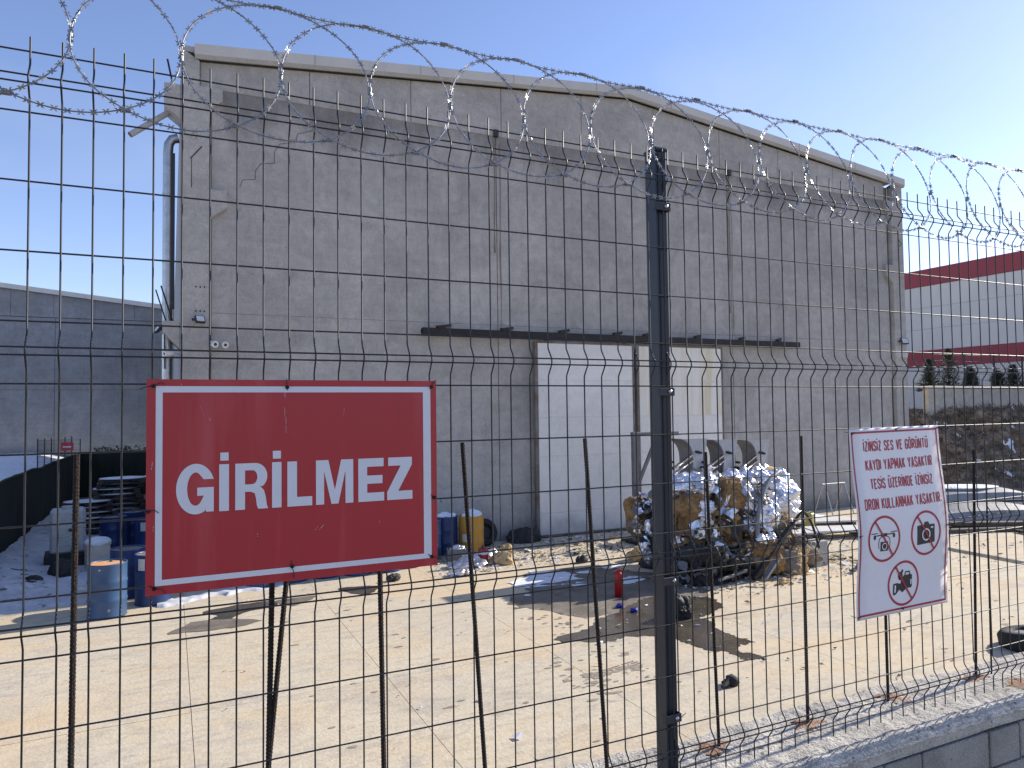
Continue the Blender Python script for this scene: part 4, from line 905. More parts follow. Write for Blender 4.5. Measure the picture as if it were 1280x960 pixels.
shell_stack(21.6, 11.9, .48, 3.2, 1.5, .40, -.32, 'upper grey covered stack by the bank with snow on top', m_tarp, True)
for k, (x, y, L, rz, z, lab) in enumerate(((19.2, 10.0, 2.6, -.35, .06, 'dark plank nearest in the low timber pile before the covered stack'), (19.8, 10.3, 3.2, -.3, .06, 'dark plank in the middle of the low timber pile by the covered stack'), (19.6, 10.1, 2.2, -.42, .17, 'short dark plank lying on top of the low timber pile'), (20.6, 9.6, 2.4, -.28, .08, 'plank at the right end of the low timber pile'))):
    b = MB(); b.box((-L / 2, -.12, -.05), (L / 2, .12, .05)); o = b.build('timber_plank', m_timber, None, .008); o.location = (x, y, z); o.rotation_euler = (0, random.uniform(-.02, .02), rz); tag(o, lab, 'plank', 'planks before the covered stack')
for (x, y, rz, lab) in ((20.2, 9.0, -.3, 'dark steel grate lying flat at the right of the yard'), (21.6, 9.4, -.2, 'second dark steel grate lying behind at the right frame edge')):
    t = thing('steel_grate', lab, 'grate', (x, y, .02), rz, 'steel grates on the right floor')
    b = MB(); b.box((-.6, -.4, 0), (.6, -.36, .06)); b.box((-.6, .36, 0), (.6, .4, .06)); b.box((-.6, -.36, 0), (-.56, .36, .06)); b.box((.56, -.36, 0), (.6, .36, .06)); b.build('frame', m_black, t)
    for k in range(9): b = MB(); b.box((-.5 + k * .12, -.36, .01), (-.47 + k * .12, .36, .05)); b.build('bar', m_black, t)
b = MB(); b.tube(catmull([(15.6, 10.3, .03), (16.15, 9.4, .03), (16.1, 8.6, .03), (16.06, 7.9, .03), (16.0, 7.0, .03), (16.1, 5.8, .03)], 8, False), .028, 8); o = b.build('hose', m_beige, None, at=(16, 8, 0)); tag(o, 'long brown hose lying on the sunlit floor right of the notice', 'hose')
b = MB(); b.tube(catmull([(13.6, 8.7, .02), (14.2, 9.3, .05), (14.6, 9.0, .25), (14.9, 9.5, .1), (14.3, 9.9, .03)], 8, False), .012, 6); o = b.build('wire_scrap', m_steel, None, at=(14, 9, 0)); tag(o, 'loose loop of thin wire lying left of the white notice', 'wire')

# ================================================================== retaining wall under the fence
rw = thing('retaining_wall', 'low concrete block retaining wall with rough cement coping carrying the fence', 'wall', (0, 0, 0))
WT = 2.112
def cope_h(x, y):
    v = Vector((x, y, 0))
    e = sm(-.075, -.02, y) * .022 - .022 + (sm(.29, .33, y + .03 * noise.noise(v * 5)) * -.05)
    return WT + e + .006 * noise.noise(v * 9) + .005 * noise.noise(v * 30) + .0045 * noise.noise(v * 75)
b = MB(); vs = []; fs = []; nx, ny = 620, 42; X0, X1, Y0, Y1 = -.2, 5.0, -.075, .345
for j in range(ny + 1):
    for i in range(nx + 1):
        x = X0 + (X1 - X0) * i / nx; y = Y0 + (Y1 - Y0) * j / ny
        if j == 0: y += .012 * noise.noise(Vector((x * 7, 3, 0))) + .006 * noise.noise(Vector((x * 28, 5, 0)))
        vs.append((x, y, cope_h(x, y)))
for j in range(ny):
    for i in range(nx): a = j * (nx + 1) + i; fs.append((a, a + 1, a + nx + 2, a + nx + 1))
b.add(vs, fs, True)
nn = (nx + 1); front = []; n_r = 6
for s in range(1, n_r + 1):
    for i in range(nx + 1):
        x, y, z = vs[i]; front.append((x, -.070 + .004 * noise.noise(Vector((x * 3, s * .7, 2))), z + (2.052 + .006 * noise.noise(Vector((x * 4, 1, 8))) - z) * s / n_r))
allv = vs[:nn] + front
b.add(allv, [(s * nn + i, s * nn + i + 1, (s + 1) * nn + i + 1, (s + 1) * nn + i) for s in range(n_r) for i in range(nx)], True)
b.build('coping', m_cope, rw)
b = MB(); b.box((-6, -.06, 0), (9, .30, 2.03)); b.box((-6, -.075, 2.03), (-.2, .33, WT)); b.box((5.0, -.075, 2.03), (9, .33, WT)); b.build('core', m_mortar, rw)
x = 1.0; row = [(1.912, 2.044, .0), (1.71, 1.902, .11)]
for z0, z1, off in row:
    x = .9 + off
    while x < 4.6:
        L = random.choice((.19, .2, .2, .39)); dz = random.uniform(-.004, .004)
        b = MB(); b.box((x + .006, -.076 + random.uniform(-.003, .004), z0 + dz), (x + L - .006, -.05, z1 + dz)); b.build('concrete_block', m_block, rw, .004); x += L
b = MB()
for (x, y) in ((2.17, .18), (2.67, .2), (3.17, .18), (1.72, .18), (3.28, .05)):
    for _ in range(1):
        m = 26; r = .07
        b.add([(x, y, cope_h(x, y) + .006)] + [(x + r * random.uniform(.5, 1.4) * math.cos(k * 6.283 / m), y + r * random.uniform(.4, 1.1) * math.sin(k * 6.283 / m), cope_h(x + r * math.cos(k * 6.283 / m), y + r * .8 * math.sin(k * 6.283 / m)) + .001) for k in range(m)], [(0, k + 1, (k + 1) % m + 1) for k in range(m)], True)
b.build('rust_stain', m_rstain, rw)
b = MB(); b.box((0, 0, 0), (.03, .03, .38), Matrix.Rotation(R(6), 3, 'Y'), (0, 0, 0)); o = b.build('red_stake', m_redpost, None, .003); o.location = (2.845, -.33, 1.70); tag(o, 'thin dark red stake at the bottom right corner before the wall', 'stake')

# ================================================================== mesh fence
FOLDS = [4.03, 3.442, 2.85, 2.2475]; HW = .036; BUL = .022; GAP = .0085
def vprof():
    pts = [(0, 4.131)]
    for zf in FOLDS: pts += [(0, zf + HW + .006), (-.0025, zf + HW), (-BUL + .003, zf + .012), (-BUL, zf + .005), (-BUL, zf - .005), (-BUL + .003, zf - .012), (-.0025, zf - HW), (0, zf - HW - .006)]
    pts.append((0, 2.150)); return pts
VR = .0021
b = MB(); b.tube([(0, y, z) for y, z in vprof()], VR, 8); vmesh = b.build('vertical_wire', m_fence)
HZ = [4.10, 3.965, 3.813, 3.660, 3.508, 3.373, 3.221, 3.068, 2.914, 2.786, 2.630, 2.472, 2.315, 2.184]
def fence_panel(x0, n_, label, yj=0.):
    t = thing('mesh_fence', label, 'fence', (x0, yj, 0), 0, 'dark mesh fence panels')
    for k in range(n_): part(vmesh, t, (k * .0605, 0, 0))
    L = (n_ - 1) * .0605
    b = MB(); b.tube([(-.012, 0, 0), (L + .012, 0, 0)], VR, 8); h = b.build('horizontal_wire', m_fence)
    for z in HZ: part(h, t, (0, .0036, z))
    for z in FOLDS:
        for s in (1, -1): part(h, t, (0, -BUL + .0036, z + s * GAP))
    bpy.data.objects.remove(h)
    return t
NL = 44
fence_panel(-.2807 + 28 * .0605 - (NL - 1) * .0605, NL, 'dark welded mesh fence panel left of the post, carrying the red sign')
fence_panel(1.433, 42, 'dark welded mesh fence panel right of the post, carrying the white notice')
bpy.data.objects.remove(vmesh)
fp = thing('fence_post', 'thick dark blue grey steel post joining the two mesh panels', 'post', (1.418, .042, 0))
b = MB(); b.box((-.021, -.029, 2.10), (.021, .031, 4.128)); b.build('post_tube', m_post, fp, .003)
b = MB(); b.box((-.0245, -.0325, 4.1285), (.0245, .0345, 4.142)); b.build('cap', m_post, fp, .004)
b = MB(); b.box((-.0145, -.0315, 2.12), (-.0105, -.0285, 4.12)); b.box((.005, -.0315, 2.12), (.009, -.0285, 4.12)); b.build('groove_lip', m_post, fp)
b = MB(); b.box((-.05, -.05, 2.098), (.05, .055, 2.112)); b.build('base_plate', m_post, fp, .002)
for z in (3.943, 3.355, 2.766, 2.345):
    b = MB(); b.box((-.040, -.050, z - .0125), (.019, -.046, z + .0125)); b.box((-.040, -.046, z - .0125), (-.037, -.032, z + .0125)); b.box((.016, -.046, z - .0125), (.019, -.030, z + .0125)); c_ = b.build('clamp', m_clamp, fp, .001)
    b = MB(); b.lathe([(.0001, .006), (.0055, .0055), (.007, .001), (.007, 0)], (0, 0, 0), 10); q = b.build('bolt', m_bolt, c_); q.rotation_euler = (R(90), 0, 0); q.location = (.000, -.050, z + .001)
for (x0, z0, x1, z1, r, lab) in ((-.186, 3.218, -.194, 2.11, .0075, 'rusty rebar rod farthest left, in front of the black screen'), (.225, 3.0, .21, 2.11, .008, 'rusty rebar rod below the red sign, left of the leaning pair'), (.262, 2.95, .190, 2.11, .0075, 'leaning rebar rod under the red sign crossing its neighbour'), (.486, 3.1, .499, 2.11, .008, 'rusty rebar rod below the right half of the red sign'),
        (.720, 3.217, .785, 2.11, .0075, 'rusty rebar rod just right of the red sign, leaning'), (1.109, 3.217, 1.169, 2.11, .0075, 'leaning rebar rod in front of the white sliding door'), (1.561, 3.161, 1.589, 2.11, .0062, 'rusty rebar rod right of the post, before the scrap pile'), (1.983, 3.201, 1.978, 2.11, .0068, 'rusty rebar rod between the foil and the white notice'),
        (2.385, 2.9, 2.383, 2.11, .0062, 'rebar rod standing below the white notice'), (2.934, 3.121, 2.895, 2.11, .0062, 'rusty rebar rod right of the white notice'), (3.010, 3.125, 2.995, 2.6, .004, 'thin short rod tied to the mesh right of the notice')):
    YR = .18; kx = (D + YR) / D
    p = Vector((x0 * kx, YR, EYE + (z0 - EYE) * kx)); q = Vector((x1 * kx, YR, EYE + (z1 - EYE) * kx)); q.z = max(q.z, 2.09)
    if 'thin short' in lab: q.z = 2.08
    n_ = int((p - q).length / .0048); pts = [q + (p - q) * (i / n_) for i in range(n_ + 1)]
    rr = [r * (1.0 if i % 2 else .84) for i in range(n_ + 1)]
    b = MB(); b.tube(pts, rr, 8, smooth=False); o = b.build('rebar_rod', m_rust, None, at=q); tag(o, lab, 'rebar', 'rebar rods standing in the wall')

# ------------------------------------------------------------------ razor wire: flat-wrap loops clipped side by side
SP = .221
rz_ = thing('razor_wire', 'galvanised flat coil of razor wire with barbs along the fence top', 'razor wire', (0, -.036, 4.13))
def barb(b, p, t, nrm, ph):
    t = t.normalized(); u = (nrm - t * nrm.dot(t)).normalized(); v = t.cross(u); w_ = (u * math.cos(ph) + v * math.sin(ph)); k = t.cross(w_) * .0006
    def plate(q):
        n = len(q); b.add([x + k for x in q] + [x - k for x in q], [tuple(range(n)), tuple(reversed(range(n, 2 * n)))] + [(i, (i + 1) % n, (i + 1) % n + n, i + n) for i in range(n)])
    plate([p + w_ * a_ + t * c_ for a_, c_ in ((-.0024, -.0045), (.0024, -.0045), (.0024, .0045), (-.0024, .0045))])
    for s in (1, -1):
        for e in (1, -1):
            plate([p + w_ * s * .0025 + t * e * .0012, p + w_ * s * .0025 + t * e * .0046, p + w_ * s * .0066 + t * e * .0078, p + w_ * s * .0052 + t * e * .0022])
def loop_mesh(seed):
    rnd = random.Random(seed); b = MB(); pts = []; N = 72
    for i in range(N):
        a = 2 * math.pi * i / N
        x = SP * 1.0 * math.cos(a); z = .176 * math.sin(a) + .012 * math.sin(a * 1.0) * (1 if math.sin(a) > 0 else .3)
        z += .006 * noise.noise(Vector((math.cos(a) * 1.5, math.sin(a) * 1.5, seed))); x += .004 * noise.noise(Vector((math.cos(a) * 1.5, math.sin(a) * 1.5, seed + 5)))
        y = .22 * z + .006 * math.cos(a) + .003 * noise.noise(Vector((a, seed, 1)))
        pts.append(Vector((x, y, z)))
    b.tube(pts, .0015, 6, closed=True)
    B = MB(); acc = 0; step = .0245; nxt = .01
    for i in range(N):
        p, q = pts[i], pts[(i + 1) % N]; L = (q - p).length
        while nxt < acc + L:
            barb(B, p + (q - p) * ((nxt - acc) / L), q - p, Vector((0, 1, 0)), R(90) + rnd.choice((.2, .5, -.3, .8, 0)) + rnd.uniform(-.35, .35)); nxt += step
        acc += L
    return b, B
protos = []
for s in range(3):
    b, B = loop_mesh(s * 3 + 1); lo = b.build('wire_loop', m_galv, rz_); lb = B.build('barbs', m_barb, lo); protos.append((lo, lb))
for k in range(-3, 18):
    x = -.202 + SP * k; i = (k + 3)
    if i < 3: lo, lb = protos[i]
    else:
        s, sb = protos[i % 3]; lo = s.copy(); C.objects.link(lo); lb = sb.copy(); C.objects.link(lb); lb.parent = lo
    lo.location = (x, .0022 * (i % 2), random.uniform(-.004, .004)); lo.rotation_euler = (0, random.uniform(-.02, .02), random.uniform(-.015, .015)); lo.scale = (1, 1, 1)
clip = None
for k in range(-3, 18):
    for (dx, dz, rot) in ((0, 0, 0), (SP / 2, -.158, 0), (0, .19, R(90))):
        b = MB(); b.tube([(0, 0, -.009), (0, 0, .009)], .0048, 8)
        if clip is None: clip = b.build('clip', m_galv, rz_); c_ = clip
        else: c_ = part(clip, rz_)
        c_.location = (-.202 + SP * k + dx, .22 * dz, dz); c_.rotation_euler = (0, rot if dz > 0 else (R(90) if dz < 0 else 0), 0)
b = MB(); B = MB(); n_ = 190
lp = []
for i in range(n_ + 1):
    x = -.9 + i * .025; lp.append(Vector((x, .22 * .19 + .003, .190 - .006 * abs(math.sin(math.pi * (x + .202) / SP)))))
b.tube(lp, .0015, 6); ln = b.build('top_strand', m_galv, rz_)
for i in range(n_): barb(B, lp[i], Vector((1, 0, 0)), Vector((0, 1, 0)), R(90) + random.uniform(-.7, .7))
B.build('barbs', m_barb, ln)

# ================================================================== red sign
rs = thing('warning_sign', 'large red rectangular sign with white border reading GİRİLMEZ', 'sign', (-.0495, -.0285, 2.8995)); rs.scale = (1, 1, .985)
SWD, SHT = .685, .491
b = MB(); b.box((0, -.0012, 0), (SWD, .0012, SHT)); b.build('panel', m_signred, rs, .0004)
rx = lambda u, v, w_: (u, -.0012 - w_, v)
sh = .0125   # sheet stands a little in front of the fence plane, so sizes shrink slightly
def rect(x0, y0, x1, y1): return [(x0, y0), (x1, y0), (x1, y1), (x0, y1)]
fill_curve([rect(.0188, .0206, .6685, .4750), rect(.0328, .0338, .6480, .4605)], 'border', m_signw, rs, .0006, rx)
def arc(cx, cy, rx_, ry_, a0, a1, n_=18): return [(cx + rx_ * math.cos(R(a0 + (a1 - a0) * i / n_)), cy + ry_ * math.sin(R(a0 + (a1 - a0) * i / n_))) for i in range(n_ + 1)]
B0, T0 = .1805, .2905; H0 = T0 - B0; cy = (B0 + T0) / 2
def letter(name, outlines): fill_curve(outlines, name, m_signw, rs, .0007, rx)
# G
gx0, gx1 = .0620, .1422; gc = (gx0 + gx1) / 2; ro = (gx1 - gx0) / 2; st = .0225
G = arc(gc + .001, cy, ro, H0 / 2 + .003, 38, 322, 40)
G = [(gx1 - .002, cy + .022)] + arc(gc, cy, ro + .001, H0 / 2 + .0035, 33, 300, 44) + [(gx1 - .021, B0 + .012), (gx1 - .018, B0 + .001), (gx1 - .002, B0 + .001), (gx1 - .002, cy + .003), (gc + .003, cy + .003), (gc + .003, cy - .016), (gx1 - .023, cy - .016)] + list(reversed(arc(gc - .0005, cy, ro - st, H0 / 2 - .0165, 50, 318, 40)))[0:] + [(gx1 - .0235, cy + .022)]
letter('letter', [G])
letter('letter', [rect(.1518, B0, .1730, T0)]); letter('letter', [rect(.1540, T0 + .0085, .1722, T0 + .0275)])
# R
x = .1868; rt = .0195
Rr = [(x, B0), (x + .0215, B0), (x + .0215, B0 + .042), (x + .033, B0 + .042)] + [(x + .043, B0 + .038), (x + .046, B0 + .025), (x + .048, B0 + .008), (x + .051, B0), (x + .0735, B0), (x + .0705, B0 + .008), (x + .068, B0 + .028), (x + .064, B0 + .044), (x + .0555, B0 + .0535)] + arc(x + .044, T0 - .0315, .0275, .0315, -50, 90, 16) + [(x, T0)]
Rh = [(x + .0215, B0 + .0595), (x + .038, B0 + .0595)] + arc(x + .0385, T0 - .0335, .0105, .0165, -90, 90, 10) + [(x + .0215, T0 - .017)]
letter('letter', [Rr, Rh])
letter('letter', [rect(.2692, B0, .2908, T0)]); letter('letter', [rect(.2710, T0 + .0085, .2896, T0 + .0275)])
letter('letter', [[(.3045, B0), (.3630, B0), (.3630, B0 + .0225), (.3270, B0 + .0225), (.3270, T0), (.3045, T0)]])
x = .3722; wM = .0915
letter('letter', [[(x, B0), (x + .0195, B0), (x + .0195, T0 - .028), (x + .0375, B0), (x + .0545, B0), (x + wM - .0195, T0 - .028), (x + wM - .0195, B0), (x + wM, B0), (x + wM, T0), (x + wM - .030, T0), (x + wM / 2, B0 + .035), (x + .030, T0), (x, T0)]])
x = .4765; wE = .066
letter('letter', [[(x, B0), (x + wE, B0), (x + wE, B0 + .022), (x + .0225, B0 + .022), (x + .0225, cy - .010), (x + wE - .004, cy - .010), (x + wE - .004, cy + .011), (x + .0225, cy + .011), (x + .0225, T0 - .0215), (x + wE - .001, T0 - .0215), (x + wE - .001, T0), (x, T0)]])
x = .5505; wZ = .067
letter('letter', [[(x, B0), (x + wZ, B0), (x + wZ, B0 + .0225), (x + .029, B0 + .0225), (x + wZ - .001, T0 - .020), (x + wZ - .001, T0), (x + .003, T0), (x + .003, T0 - .0215), (x + .036, T0 - .0215), (x, B0 + .021)]])
for (u, v, a) in ((.014, .475, 20), (.304, .473, 95), (.671, .475, 60), (.002, .19, 0), (.676, .18, -30), (.018, .016, -20), (.315, .035, -80), (.668, .024, -25)):
    b = MB(); d = Vector((math.cos(R(a)), 0, math.sin(R(a)))); p = Vector((u, -.004, v))
    b.tube([p + d * .004 * math.cos(k * 1.1) + Vector((0, -.0015, 0)) + Vector((-d.z, 0, d.x)) * .004 * math.sin(k * 1.1) for k in range(12)], .0011, 5)
    b.tube([p, p + d * .016 + Vector((0, -.004, .003)), p + d * .024 + Vector((0, -.002, -.004))], .001, 5)
    b.tube([p, p - d * .014 + Vector((0, .004, .004)), p - d * .030 + Vector((0, .022, .004))], .0012, 5); b.build('wire_tie', m_tie, rs)
b = MB()
for (u, v) in ((.014, .475), (.304, .473), (.671, .475), (.006, .19), (.676, .18), (.018, .016), (.315, .035), (.668, .024)):
    b.add([(u + .0045 * math.cos(k * 6.283 / 10), -.0024, v + .0045 * math.sin(k * 6.283 / 10)) for k in range(10)], [tuple(range(10))])
b.build('punch_hole', m_ink, rs)

rnd = random.Random(4); b = MB()
for (u, v, du, dv, w_) in ((.37, .108, .022, .024, .0012), (.365, .112, .012, .016, .0008), (.44, .40, .002, .022, .0008), (.11, .43, .010, -.024, .0008), (.13, .40, .003, -.006, .002), (.012, .12, .004, .040, .0012), (.010, .28, .003, .022, .0010), (.072, .478, -.003, .006, .0022), (.655, .20, .010, -.012, .0008), (.235, .125, .002, -.012, .0014), (.53, .13, .001, -.008, .0016), (.30, .46, .0015, -.10, .0009), (.297, .46, .001, -.06, .0007)):
    for k in range(5):
        if rnd.random() < .25: continue
        p, q = k / 5, (k + rnd.uniform(.6, 1)) / 5; nx0 = -dv * w_ / math.hypot(du, dv); nz0 = du * w_ / math.hypot(du, dv); w2 = rnd.uniform(.3, 1)
        b.add([(u + du * p - nx0 * w2, -.00262, v + dv * p - nz0 * w2), (u + du * q - nx0 * w2, -.00262, v + dv * q - nz0 * w2), (u + du * q + nx0 * w2, -.00262, v + dv * q + nz0 * w2), (u + du * p + nx0 * w2, -.00262, v + dv * p + nz0 * w2)], [(0, 1, 2, 3)])
stuff(b.build('scratches', M('scratched_paint', (.55, .20, .20), (.50, .33, .32), 30, .6), rs))

# ================================================================== white notice
wn = thing('notice_board', 'white notice sheet with red border, red text and three crossed-out cameras', 'sign', (2.19, 0, 2.54))
NW, NH = .488, .680
def bow(v): return -.030 - .014 * math.exp(-(((v - .318) / .17) ** 2)) + .004 * math.cos(v * 9)
def nx_(u, v, w_):
    sk = .0 + .018 * (1 - v / NH)                       # the sheet hangs slightly askew
    return (u + sk * .6 + .010 * (u / NW) * (1 - v / NH), bow(v) - w_, v + .006 * (u / NW))
b = MB(); vs = []; fs = []; n_ = 48
for s in (0, .0012):
    for j in range(n_ + 1):
        v = NH * j / n_
        for i in range(9): vs.append(nx_(NW * i / 8, v, -s))
W_ = (n_ + 1) * 9
for s in (0, 1):
    for j in range(n_):
        for i in range(8): a = s * W_ + j * 9 + i; fs.append((a, a + 1, a + 10, a + 9))
for j in range(n_):
    for i in (0, 8): a = j * 9 + i; fs.append((a, a + 9, a + 9 + W_, a + W_))
for i in range(8):
    for j in (0, n_): a = j * 9 + i; fs.append((a, a + 1, a + 1 + W_, a + W_))
b.add(vs, fs, True); b.build('sheet', m_sheetw, wn)
_lay = [0]
def ribbon(b, P, th, closed=False, dep=.0006):
    P = [Vector((p[0], p[1], 0)) for p in P]; N = len(P); L = []; Q = []
    _lay[0] += 1; dep = dep + (_lay[0] % 9) * .00004
    for i in range(N):
        a = P[i - 1] if (i or closed) else None; c_ = P[(i + 1) % N] if (i < N - 1 or closed) else None
        d0 = (P[i] - a).normalized() if a is not None else None; d1 = (c_ - P[i]).normalized() if c_ is not None else None
        if d0 is None: d0 = d1
        if d1 is None: d1 = d0
        n0 = Vector((-d0.y, d0.x, 0)); n1 = Vector((-d1.y, d1.x, 0)); m = (n0 + n1)
        m = m.normalized() if m.length > 1e-4 else n0
        m = m / max(.45, m.dot(n0)) * th / 2
        L.append(P[i] + m); Q.append(P[i] - m)
    for i in range(N if closed else N - 1):
        j = (i + 1) % N; seg = max(1, int(abs(P[j].y - P[i].y) / .02))
        for s in range(seg):
            t0, t1 = s / seg, (s + 1) / seg
            q = [L[i].lerp(L[j], t0), L[i].lerp(L[j], t1), Q[i].lerp(Q[j], t1), Q[i].lerp(Q[j], t0)]
            b.add([nx_(p.x, p.y, dep) for p in q], [(0, 1, 2, 3)])
b = MB(); ribbon(b, [(.011, .014), (.474, .014), (.474, .666), (.011, .666)], .0072, True); b.build('border', m_print, wn)
GL = {  # stroke glyphs in a box 1 high; (width, strokes)
    'I': (.0, [[(0, 0), (0, 1)]]), 'İ': (.0, [[(0, 0), (0, 1)], [(0, 1.17), (0, 1.30)]]),
    'Z': (.36, [[(0, 1), (.36, 1)], [(.34, .97), (.02, .03)], [(0, 0), (.36, 0)]]), 'N': (.40, [[(0, -.06), (0, 1.06)], [(.02, 1.0), (.38, 0)], [(.40, -.06), (.40, 1.06)]]),
    'S': (.36, [[(.36, .76), (.35, .92), (.27, 1), (.09, 1), (.01, .92), (0, .74), (.04, .62), (.32, .40), (.36, .27), (.35, .08), (.27, 0), (.09, 0), (.01, .08), (0, .25)]]),
    'E': (.32, [[(.32, 1), (0, 1), (0, 0), (.32, 0)], [(0, .52), (.27, .52)]]), 'V': (.42, [[(0, 1.06), (.20, -.04)], [(.22, -.04), (.42, 1.06)]]),
    'G': (.38, [[(.38, .76), (.36, .92), (.27, 1), (.10, 1), (.01, .92), (0, .8), (0, .2), (.01, .08), (.10, 0), (.27, 0), (.37, .08), (.38, .2), (.38, .46), (.2, .46)]]),
    'O': (.38, [[(.1, 0), (.28, 0), (.37, .08), (.38, .2), (.38, .8), (.37, .92), (.28, 1), (.1, 1), (.01, .92), (0, .8), (0, .2), (.01, .08), (.1, 0)]]),
    'R': (.38, [[(0, 0), (0, 1), (.25, 1), (.35, .93), (.37, .8), (.37, .66), (.34, .54), (.24, .48), (0, .48)], [(.2, .48), (.38, 0)]]),
    'U': (.38, [[(0, 1), (0, .18), (.02, .07), (.11, 0), (.27, 0), (.36, .07), (.38, .18), (.38, 1)]]),
    'T': (.38, [[(0, 1), (.38, 1)], [(.19, 1), (.19, 0)]]), 'K': (.38, [[(0, 0), (0, 1)], [(.37, 1), (.03, .47)], [(.13, .6), (.38, 0)]]),
    'A': (.42, [[(0, -.06), (.20, 1.04)], [(.22, 1.04), (.42, -.06)], [(.08, .26), (.34, .26)]]), 'Y': (.42, [[(0, 1), (.21, .45), (.42, 1)], [(.21, .45), (.21, 0)]]),
    'D': (.38, [[(0, 0), (0, 1), (.24, 1), (.35, .92), (.38, .78), (.38, .22), (.35, .08), (.24, 0), (0, 0)]]), 'P': (.37, [[(0, 0), (0, 1), (.25, 1), (.35, .93), (.37, .8), (.37, .64), (.34, .52), (.24, .45), (0, .45)]]),
    'M': (.54, [[(0, -.06), (0, 1.06)], [(.02, 1), (.27, .2)], [(.27, .2), (.52, 1)], [(.54, -.06), (.54, 1.06)]]), 'L': (.32, [[(0, 1), (0, 0), (.32, 0)]]), '.': (.0, [[(0, 0), (0, .15)]]), ' ': (.16, [])}
GL['Ö'] = (.38, GL['O'][1] + [[(.09, 1.17), (.09, 1.30)], [(.29, 1.17), (.29, 1.30)]]); GL['Ü'] = (.38, GL['U'][1] + [[(.09, 1.17), (.09, 1.30)], [(.29, 1.17), (.29, 1.30)]])
def text_line(txt, u0, u1, v, cap):
    adv = .27; tot = sum(GL[c_][0] for c_ in txt) + adv * (len(txt) - 1); sx = (u1 - u0) / tot; x = u0; b = MB()
    for c_ in txt:
        for stv in GL[c_][1]: ribbon(b, [(x + p[0] * sx, v + p[1] * cap) for p in stv], .0057)
        x += (GL[c_][0] + adv) * sx
    b.build('text_line', m_print, wn)
text_line('İZİNSİZ SES VE GÖRÜNTÜ', .069, .418, .599, .0325)
text_line('KAYDI YAPMAK YASAKTIR', .072, .431, .530, .0345)
text_line('TESİS ÜZERİNDE İZİNSİZ', .087, .421, .463, .0325)
text_line('DRON KULLANMAK YASAKTIR.', .045, .457, .391, .0345)
def disc(b, cx, cy_, rx_, ry_, dep, n_=24): b.add([nx_(cx + rx_ * math.cos(k * 6.283 / n_), cy_ + ry_ * math.sin(k * 6.283 / n_), dep) for k in range(n_)], [tuple(range(n_))])
def poly(b, P, dep): b.add([nx_(p[0], p[1], dep) for p in P], [tuple(range(len(P)))])
def ban(cx, cy_):
    b = MB(); ribbon(b, [(cx + .0795 * math.cos(k * 6.283 / 56), cy_ + .0795 * math.sin(k * 6.283 / 56)) for k in range(56)], .0088, True, .0006)
    a = R(125); ribbon(b, [(cx + .078 * math.cos(a), cy_ + .078 * math.sin(a)), (cx, cy_), (cx - .078 * math.cos(a), cy_ - .078 * math.sin(a))], .0072, False, .0022); b.build('ban_ring', m_print, wn)
# drone
cx, cy_ = .132, .281; ban(cx, cy_); b = MB()
poly(b, rect(cx - .016, cy_ + .008, cx + .014, cy_ + .020), .0007); ribbon(b, [(cx - .054, cy_ + .014), (cx + .052, cy_ + .016)], .004)
for s in (-1, 1):
    ribbon(b, [(cx + s * .068, cy_ + .0225), (cx + s * .034, cy_ + .0225)], .0032); disc(b, cx + s * .050, cy_ + .009, .006, .009, .0012, 12); ribbon(b, [(cx + s * .012, cy_ + .010), (cx + s * .026, cy_ + .002), (cx + s * .030, cy_ - .014), (cx + s * .028, cy_ - .034)], .003)
poly(b, rect(cx - .020, cy_ - .044, cx + .019, cy_ - .010), .0008); b.build('drone_pictogram', m_ink, wn)
b = MB(); ribbon(b, [(cx + .0115 * math.cos(k * 6.283 / 20), cy_ - .027 + .0115 * math.sin(k * 6.283 / 20)) for k in range(20)], .0035, True, .0013); b.build('pictogram_detail', m_sheetw, wn)
# photo camera
cx, cy_ = .358, .281; ban(cx, cy_); b = MB()
poly(b, [(cx - .047, cy_ - .042), (cx + .046, cy_ - .038), (cx + .049, cy_ - .034), (cx + .049, cy_ + .028), (cx + .046, cy_ + .031), (cx + .020, cy_ + .031), (cx + .012, cy_ + .042), (cx - .006, cy_ + .042), (cx - .013, cy_ + .031), (cx - .044, cy_ + .031), (cx - .049, cy_ + .027), (cx - .049, cy_ - .039)], .0007); b.build('camera_pictogram', m_ink, wn)
b = MB(); ribbon(b, [(cx + .0205 * math.cos(k * 6.283 / 28), cy_ - .006 + .0205 * math.sin(k * 6.283 / 28)) for k in range(28)], .0055, True, .0013); poly(b, rect(cx + .026, cy_ + .016, cx + .040, cy_ + .022), .0013); b.build('pictogram_detail', m_sheetw, wn)
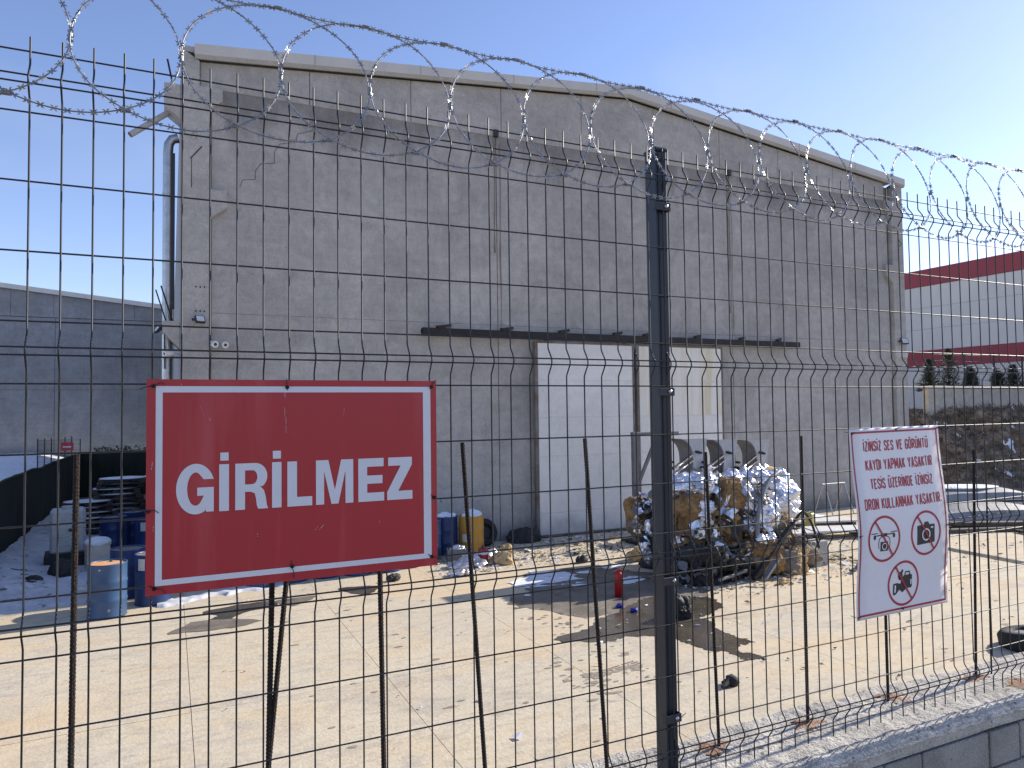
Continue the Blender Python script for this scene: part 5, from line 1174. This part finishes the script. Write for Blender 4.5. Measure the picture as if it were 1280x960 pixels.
# video camera
cx, cy_ = .2416, .106; ban(cx, cy_); b = MB()
poly(b, [(cx - .026, cy_ - .018), (cx + .040, cy_ - .022), (cx + .046, cy_ - .016), (cx + .046, cy_ + .026), (cx + .036, cy_ + .030), (cx + .0, cy_ + .028), (cx - .010, cy_ + .018), (cx - .016, cy_ - .001)], .0007)
poly(b, [(cx - .056, cy_ - .036), (cx - .050, cy_ - .040), (cx - .038, cy_ - .036), (cx - .022, cy_ - .022), (cx - .006, cy_ - .034), (cx + .012, cy_ - .024), (cx + .012, cy_ - .004), (cx - .02, cy_ + .0), (cx - .036, cy_ + .004), (cx - .055, cy_ + .002)], .0009)
ribbon(b, [(cx + .006, cy_ + .028), (cx + .010, cy_ + .040), (cx + .030, cy_ + .040), (cx + .034, cy_ + .028)], .005); disc(b, cx - .018, cy_ + .028, .012, .016, .0011, 16); ribbon(b, [(cx - .016, cy_ + .030), (cx - .006, cy_ + .050)], .010); b.build('video_camera_pictogram', m_ink, wn)
b = MB(); poly(b, [(cx - .050, cy_ - .030), (cx - .042, cy_ - .030), (cx - .041, cy_ - .004), (cx - .048, cy_ - .002)], .0015); poly(b, rect(cx + .036, cy_ - .008, cx + .042, cy_ + .010), .0015); b.build('pictogram_detail', m_sheetw, wn)
for (u, v) in ((.012, .664), (.245, .672), (.478, .670), (.006, .30), (.482, .30), (.005, .010), (.235, .012)):
    b = MB(); p = Vector(nx_(u, v, .002)); b.tube([p + Vector((.004 * math.cos(k * 1.2), -.001, .004 * math.sin(k * 1.2))) for k in range(9)], .001, 5); b.tube([p, p + Vector((.012, -.003, .004))], .001, 5); b.tube([p, p + Vector((-.012, .022, .006))], .001, 5); b.build('wire_tie', m_tie, wn)
# lettering on the tiny far sign
b = MB()
for (x, w_) in ((-.185, .045), (-.13, .015), (-.105, .04), (-.052, .015), (-.028, .035), (.02, .05), (.085, .038), (.135, .04)): b.box((x, -.013, -.06), (x + w_, -.0108, .02))
b.build('lettering', m_signw, fsign)
